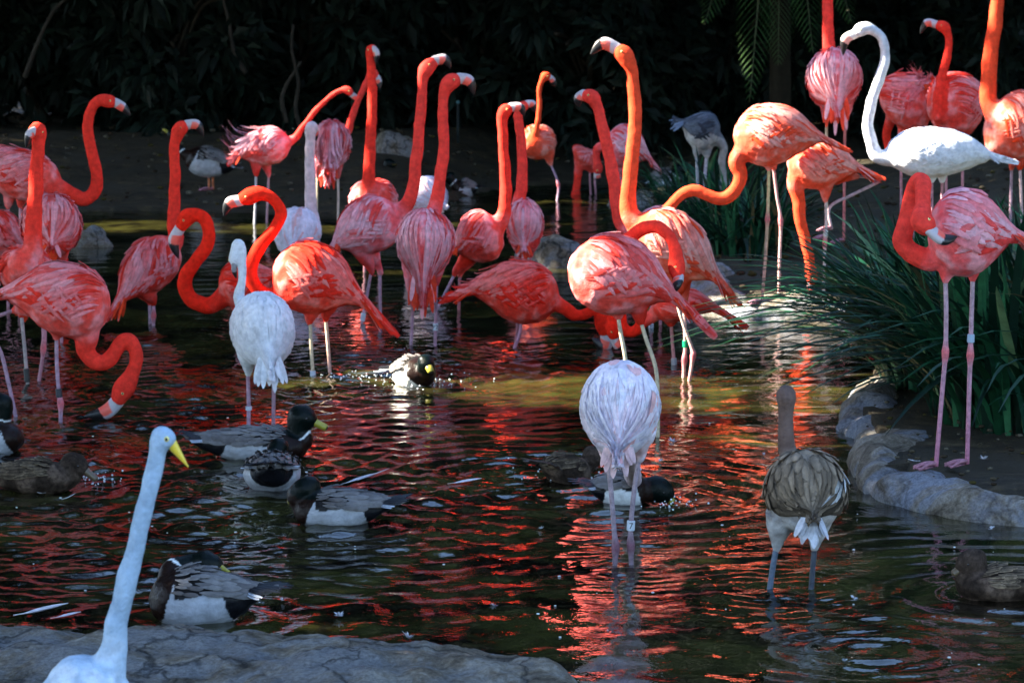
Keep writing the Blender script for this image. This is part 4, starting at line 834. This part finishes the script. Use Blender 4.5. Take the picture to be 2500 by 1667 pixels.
# palms
def frond(root, p0, p1, sag, n=34, ll=.28, c0=(.030, .07, .018)):
    p0 = np.array(p0); p1 = np.array(p1); mid = (p0 + p1) / 2 + np.array([0, 0, sag]); R_ = catmull([p0, mid, p1], n); mb = MB()
    v, f_ = tube(R_, np.linspace(.012, .003, n), 6); mb.add(v, f_, (.08, .09, .04)); T = np.gradient(R_, axis=0); T /= np.linalg.norm(T, axis=1)[:, None]
    for i in range(3, n - 1):
        for s in (1, -1):
            ac = unit(np.cross(T[i], [0, -1, .25])) * s; l_ = ll * math.sin(math.pi * (i / n) ** .8 + .15) + .05; d = unit(ac * .8 + T[i] * .75 + np.array([0, -.15, -.15]))
            q = np.linspace(0, 1, 4)[:, None]; cen = R_[i] + d * l_ * q + np.array([0, 0, -.10 * l_]) * q ** 2 * 2; wv = np.array([.5, 1, .8, .05])[:, None] * .011; nn_ = unit(np.cross(d, [0, 0, 1.]))
            V = np.concatenate([cen - nn_ * wv, cen + nn_ * wv]); mb.add(V, [(k, k + 1, k + 5, k + 4) for k in range(3)], np.array(c0) * rng.uniform(.7, 1.5))
    return mb.build('frond', M_LEAF, root)
pr_ = empty('palm', P(1900, 330, 28.2), 'palm with drooping feather fronds in the dark background, upper right', 'palm')
mb = MB(); a = np.array(P(1905, 360, 28.3)); a[2] = .2; b = np.array(P(1905, -260, 28.3)); v, f_ = tube(catmull([a, b], 12), np.linspace(.10, .08, 12), 12); mb.add(v, f_, (.018, .015, .010)); mb.build('trunk', M_BARK, pr_)
crown = (1905, -230)
for (e, sag, D_) in [((1985, 130), .5, 27.0), ((1830, 250), .6, 27.0), ((2080, 60), .5, 27.3), ((1720, 60), .5, 27.4), ((1900, 160), .35, 27.5), ((2250, -60), .5, 27.6), ((1600, -100), .5, 27.8)]:
    frond(pr_, P(*crown, 28.2), P(e[0], e[1], D_), sag)

# grass clumps: individual arching blades
def blade_mesh(L, W_, arch, twist, col, n=9):
    t = np.linspace(0, 1, n); x = L * (arch * t ** 1.6) ; z = L * (t - .55 * arch * t ** 2.6) * (1 - .12 * arch); wv = W_ * np.array([.7, .95, 1, 1, .95, .85, .68, .42, .04]) / 2
    y = twist * t ** 2 * L; V = []; 
    for i in range(n): V += [(x[i], y[i] - wv[i], z[i] + wv[i] * .35), (x[i], y[i], z[i]), (x[i], y[i] + wv[i], z[i] + wv[i] * .35)]
    F = [(3 * k + i, 3 * k + i + 1, 3 * k + i + 4, 3 * k + i + 3) for k in range(n - 1) for i in range(2)]
    mb = MB(); mb.add(V, F, np.array(col)); return mb
BCOL = [(.006, .040, .016), (.012, .075, .032), (.004, .020, .010), (.03, .13, .055), (.12, .20, .09), (.010, .055, .034)]
blades = []
for k in range(18):
    m_ = blade_mesh(1.0, .036, [.22, .42, .62, .85, 1.1, .5][k % 6], rng.uniform(-.25, .25), (BCOL + [(.20, .16, .075)])[[0, 0, 1, 1, 2, 2, 3, 4, 5, 5, 0, 1, 2, 3, 6, 1, 0, 5][k]]).mesh('blade'); m_.materials.append(M_BLADE); blades.append(m_)
def clump(cx, cy, rx, ry, n, Lmin, Lmax, label, z=.06, indiv=300, bias=(-.3, -.3)):
    root = empty('grass_clump', Vector((cx, cy, z)), label, 'grass clump', 'strap leaved grass clumps on the right bank'); mb = MB()
    for i in range(n):
        a = rng.uniform(0, 2 * math.pi); q = rng.random() ** .5; px_, py_ = math.cos(a) * rx * q, math.sin(a) * ry * q
        L = rng.uniform(Lmin, Lmax); ang = math.atan2(py_ / ry + bias[1] + rng.gauss(0, .45), px_ / rx + bias[0] + rng.gauss(0, .45)); zz = 0
        if i < indiv:
            o = bpy.data.objects.new('blade', rng.choice(blades)); COL.objects.link(o); o.parent = root; o.location = (px_, py_, zz); o.rotation_euler = (0, rng.uniform(-.1, .25), ang); o.scale = (L, L * rng.uniform(.8, 1.3), L)
        else:
            b = rng.choice(blades); 
            if not hasattr(clump, 'cache'): clump.cache = {}
            if b.name not in clump.cache: clump.cache[b.name] = (np.array([v.co for v in b.vertices]), [tuple(p.vertices) for p in b.polygons], np.array([c.color[:3] for c in b.color_attributes['Col'].data]))
            V, F, C_ = clump.cache[b.name]; ca, sa = math.cos(ang), math.sin(ang); W_ = V * L
            W_ = np.stack([W_[:, 0] * ca - W_[:, 1] * sa + px_ + cx, W_[:, 0] * sa + W_[:, 1] * ca + py_ + cy, W_[:, 2] + zz + z], 1); mb.add(W_, F, C_)
    if mb.n: o = mb.build('blades', M_BLADE, root); o['kind'] = 'stuff'
    return root
clump(2.15, 13.4, .42, .6, 620, .55, 1.10, 'big dark green grass clump behind the preening flamingo on the right bank', indiv=300)
clump(1.85, 14.4, .20, .45, 330, .55, 1.10, 'grass clump spilling over the water left of the preening flamingo', indiv=280, bias=(-.55, -.2))
clump(2.0, 15.6, .30, .4, 260, .6, .95, 'grass clump behind the folded leg of the sunlit bird', indiv=200, bias=(-.3, -.1))
clump(2.75, 14.4, .5, .7, 420, .7, 1.15, 'tall grass clump at the right edge', indiv=200)
clump(1.45, 20.8, .30, .6, 330, .40, .78, 'reedy grass clump behind the long legs of the ledge bird', indiv=220)
clump(1.35, 23.2, .35, .6, 200, .40, .75, 'far reedy clump under the young grey winged flamingo', indiv=100)
clump(3.1, 17.6, .7, .5, 260, .35, .6, 'grass clump under the sunlit white flamingo', indiv=100)

# ------------------------------------------------------------------ small things
def feather_mesh(L, W_, curl, col, n=7):
    t = np.linspace(0, 1, n); V = []
    wv = W_ * np.array([.05, .5, .9, 1, .9, .6, .1]) / 2
    for i in range(n): V += [(t[i] * L, -wv[i], curl * L * t[i] ** 2 + abs(wv[i]) * .3), (t[i] * L, 0, curl * L * t[i] ** 2), (t[i] * L, wv[i], curl * L * t[i] ** 2 + abs(wv[i]) * .3)]
    F = [(3 * k + i, 3 * k + i + 1, 3 * k + i + 4, 3 * k + i + 3) for k in range(n - 1) for i in range(2)]
    mb = MB(); mb.add(V, F, col); v, f_ = tube(np.array([(-.012, 0, 0), (L * .5, 0, curl * L * .25 + .001), (L, 0, curl * L)]), np.array([.0012, .001, .0005]), 5); mb.add(v, f_, col); m = mb.mesh('feather'); m.materials.append(M_FEATH); return m
def down_mesh(r, col, seed):
    q = random.Random(seed); mb = MB()
    for i in range(26):
        a = q.uniform(0, 6.28); e = q.uniform(.0, 1.2); l_ = r * q.uniform(.4, 1); d = np.array([math.cos(a) * math.cos(e) * 1.6, math.sin(a) * math.cos(e), math.sin(e) * .8]); side = unit(np.cross(d, [.2, .1, 1])) * r * .10
        mb.add([side, -side, d * l_ * .6 - side * 1.4, d * l_ * .6 + side * 1.4, d * l_], [(0, 1, 2, 3), (3, 2, 4)], col)
    m = mb.mesh('feather'); m.materials.append(M_FEATH); return m
fms = [feather_mesh(.042, .014, .25, (.72, .70, .72)), down_mesh(.024, (.75, .72, .75), 1), feather_mesh(.12, .030, .10, (.80, .74, .78)), down_mesh(.014, (.78, .77, .80), 2)]
for i, (u, v, k, z, lab) in enumerate([(827, 1503, 1, .005, 'small white curled feather on dark water above the near rock'), (1205, 1478, 3, .005, 'tiny white feather right of centre above the near rock'), (997, 1556, 1, .13, 'white feather standing on the crest of the near rock'),
        (45, 1500, 2, .02, 'long white feather at the left edge behind the near rock'), (130, 1508, 2, .02, 'long white feather beside the left edge feather'), (95, 1203, 0, .005, 'white feather below the brown hen duck'), (158, 1217, 0, .005, 'short pale feather right of the feather below the hen duck'),
        (1642, 1078, 1, .005, 'white fluff on red reflections right of the lavender flamingo'), (1610, 1125, 3, .005, 'small white fluff below the other fluff'), (1865, 1110, 3, .005, 'white fluff left of the young grey flamingo'), (745, 1610, 2, .13, 'white curved feather lying on the near rock'), (2420, 1290, 3, .01, 'small feather on the water by the kerb'),
        (880, 1170, 2, .01, 'pinkish white feather floating above the lower drake'), (840, 1180, 2, .01, 'pale feather clump behind the lower drake'), (1100, 1180, 2, .005, 'white feather floating at mid pond'), (2085, 1460, 3, .005, 'tiny feather right of the young flamingo legs'), (2400, 1120, 1, .11, 'feather on the soil behind the standing bird'), (2240, 1125, 0, .11, 'small white feather on the soil in front of the grass'),
        (1320, 1290, 3, .005, 'white fluff left of the leg band numbered 7'), (690, 1465, 3, .005, 'tiny white fluff right of the resting drake')]):
    p = PW(u, v, z); o = bpy.data.objects.new('feather', fms[k]); COL.objects.link(o); o.location = p; o.rotation_euler = (rng.uniform(-.4, .4), rng.uniform(-.3, .1), rng.uniform(-.6, .6) if k == 2 else rng.uniform(0, 6)); tag(o, lab, 'feather', 'loose white feathers')
    if i in (3, 4): o.scale = (1.25, 1.5, 1.7) if i == 3 else (.7, 1.2, 1); o.rotation_euler = (0, -.08, .1 - .08 * (i == 4))
# tiny down specks on the water: nobody could count them
mb = MB()
for i in range(60):
    u = rng.uniform(0, 2500); v = rng.uniform(1000, 1640); p = PW(u, v, .006); s = rng.uniform(.002, .006)
    if ground_h(np.array([p.x]), np.array([p.y]))[0] > -.2 or p.y < 9.2 and p.x < .3: continue
    V, F = ball(p, s, 6, 4, (1, 1, .5)); mb.add(V, F, (.8, .8, .82))
o = mb.build('down_specks', M_FEATH); o['kind'] = 'stuff'
mb = MB()
for i in range(2600):
    if i < 1500 and i % 3: continue
    if i < 1500: x, y = rng.uniform(-4.6, 1.5), rng.uniform(24.4, 29.6)
    elif i < 2100: x, y = rng.uniform(1.25, 3.2), rng.uniform(11.5, 15)
    else: x, y = rng.uniform(1.0, 4.5), rng.uniform(17.3, 29)
    h_ = gz(x, y)
    if h_ < .02: continue
    s = rng.uniform(.008, .03) * (1 if y > 16 else .5); V, F = ball((x, y, h_ + .012 + .02 * (y > 16)), s, 6, 4, (1, rng.uniform(.5, 1), .5)); g_ = rng.choice([(.04, .03, .018), (.06, .048, .03), (.03, .02, .012), (.10, .085, .06), (.05, .04, .012)]); mb.add(V, F, g_)
o = mb.build('pebbles_and_litter', M_BARK); o['kind'] = 'stuff'
mb = MB()
for (u, v, n_, sp) in [(1015, 935, 90, .20), (1640, 1232, 40, .12), (235, 1175, 40, .10), (1400, 1165, 50, .2), (845, 925, 30, .15)]:
    p = PW(u, v)
    for i in range(n_):
        s = rng.uniform(.0015, .0045); V, F = ball((p.x + rng.gauss(0, sp * .6), p.y + rng.gauss(0, sp * .7), .004 + abs(rng.gauss(0, .012))), s, 6, 4); mb.add(V, F, (.75, .8, .85))
o = mb.build('splash_droplets', M_BILL); o['kind'] = 'stuff'
# fallen leaves on rock
for (u, v, lab) in [(95, 1578, 'yellow green fallen leaf on the near rock left of the egret'), (110, 1590, 'second pale leaf touching the first on the near rock'), (95, 1612, 'lowest yellowish fallen leaf on the near rock')]:
    p = PW(u, v, .17); mb = MB(); V = []; 
    for a in range(10): r_ = .03 * (1 + .35 * (a % 2)); V.append((p.x + math.cos(a * .628) * r_, p.y + math.sin(a * .628) * r_ * .8, p.z + .03 + .006 * math.sin(a * 2)))
    V.append((p.x, p.y, p.z + .036)); mb.add(V, [(a, (a + 1) % 10, 10) for a in range(10)], (.36, .36, .12)); o = mb.build('fallen_leaf', M_LEAF); tag(o, lab, 'leaf', 'fallen leaves')
# thin post in the background
mb = MB(); a = np.array(P(1118, 350, 28.6)); b = np.array(P(1118, 250, 28.6)); v, f_ = tube(np.array([a, b]), np.array([.012, .012]), 8); mb.add(v, f_, (.02, .025, .025)); v, f_ = ball(b, .018, 10, 6); mb.add(v, f_, (.06, .14, .15)); o = mb.build('sprinkler_post', M_BARK); tag(o, 'thin dark post with a small bluish cap in the undergrowth behind the centre necks', 'post')
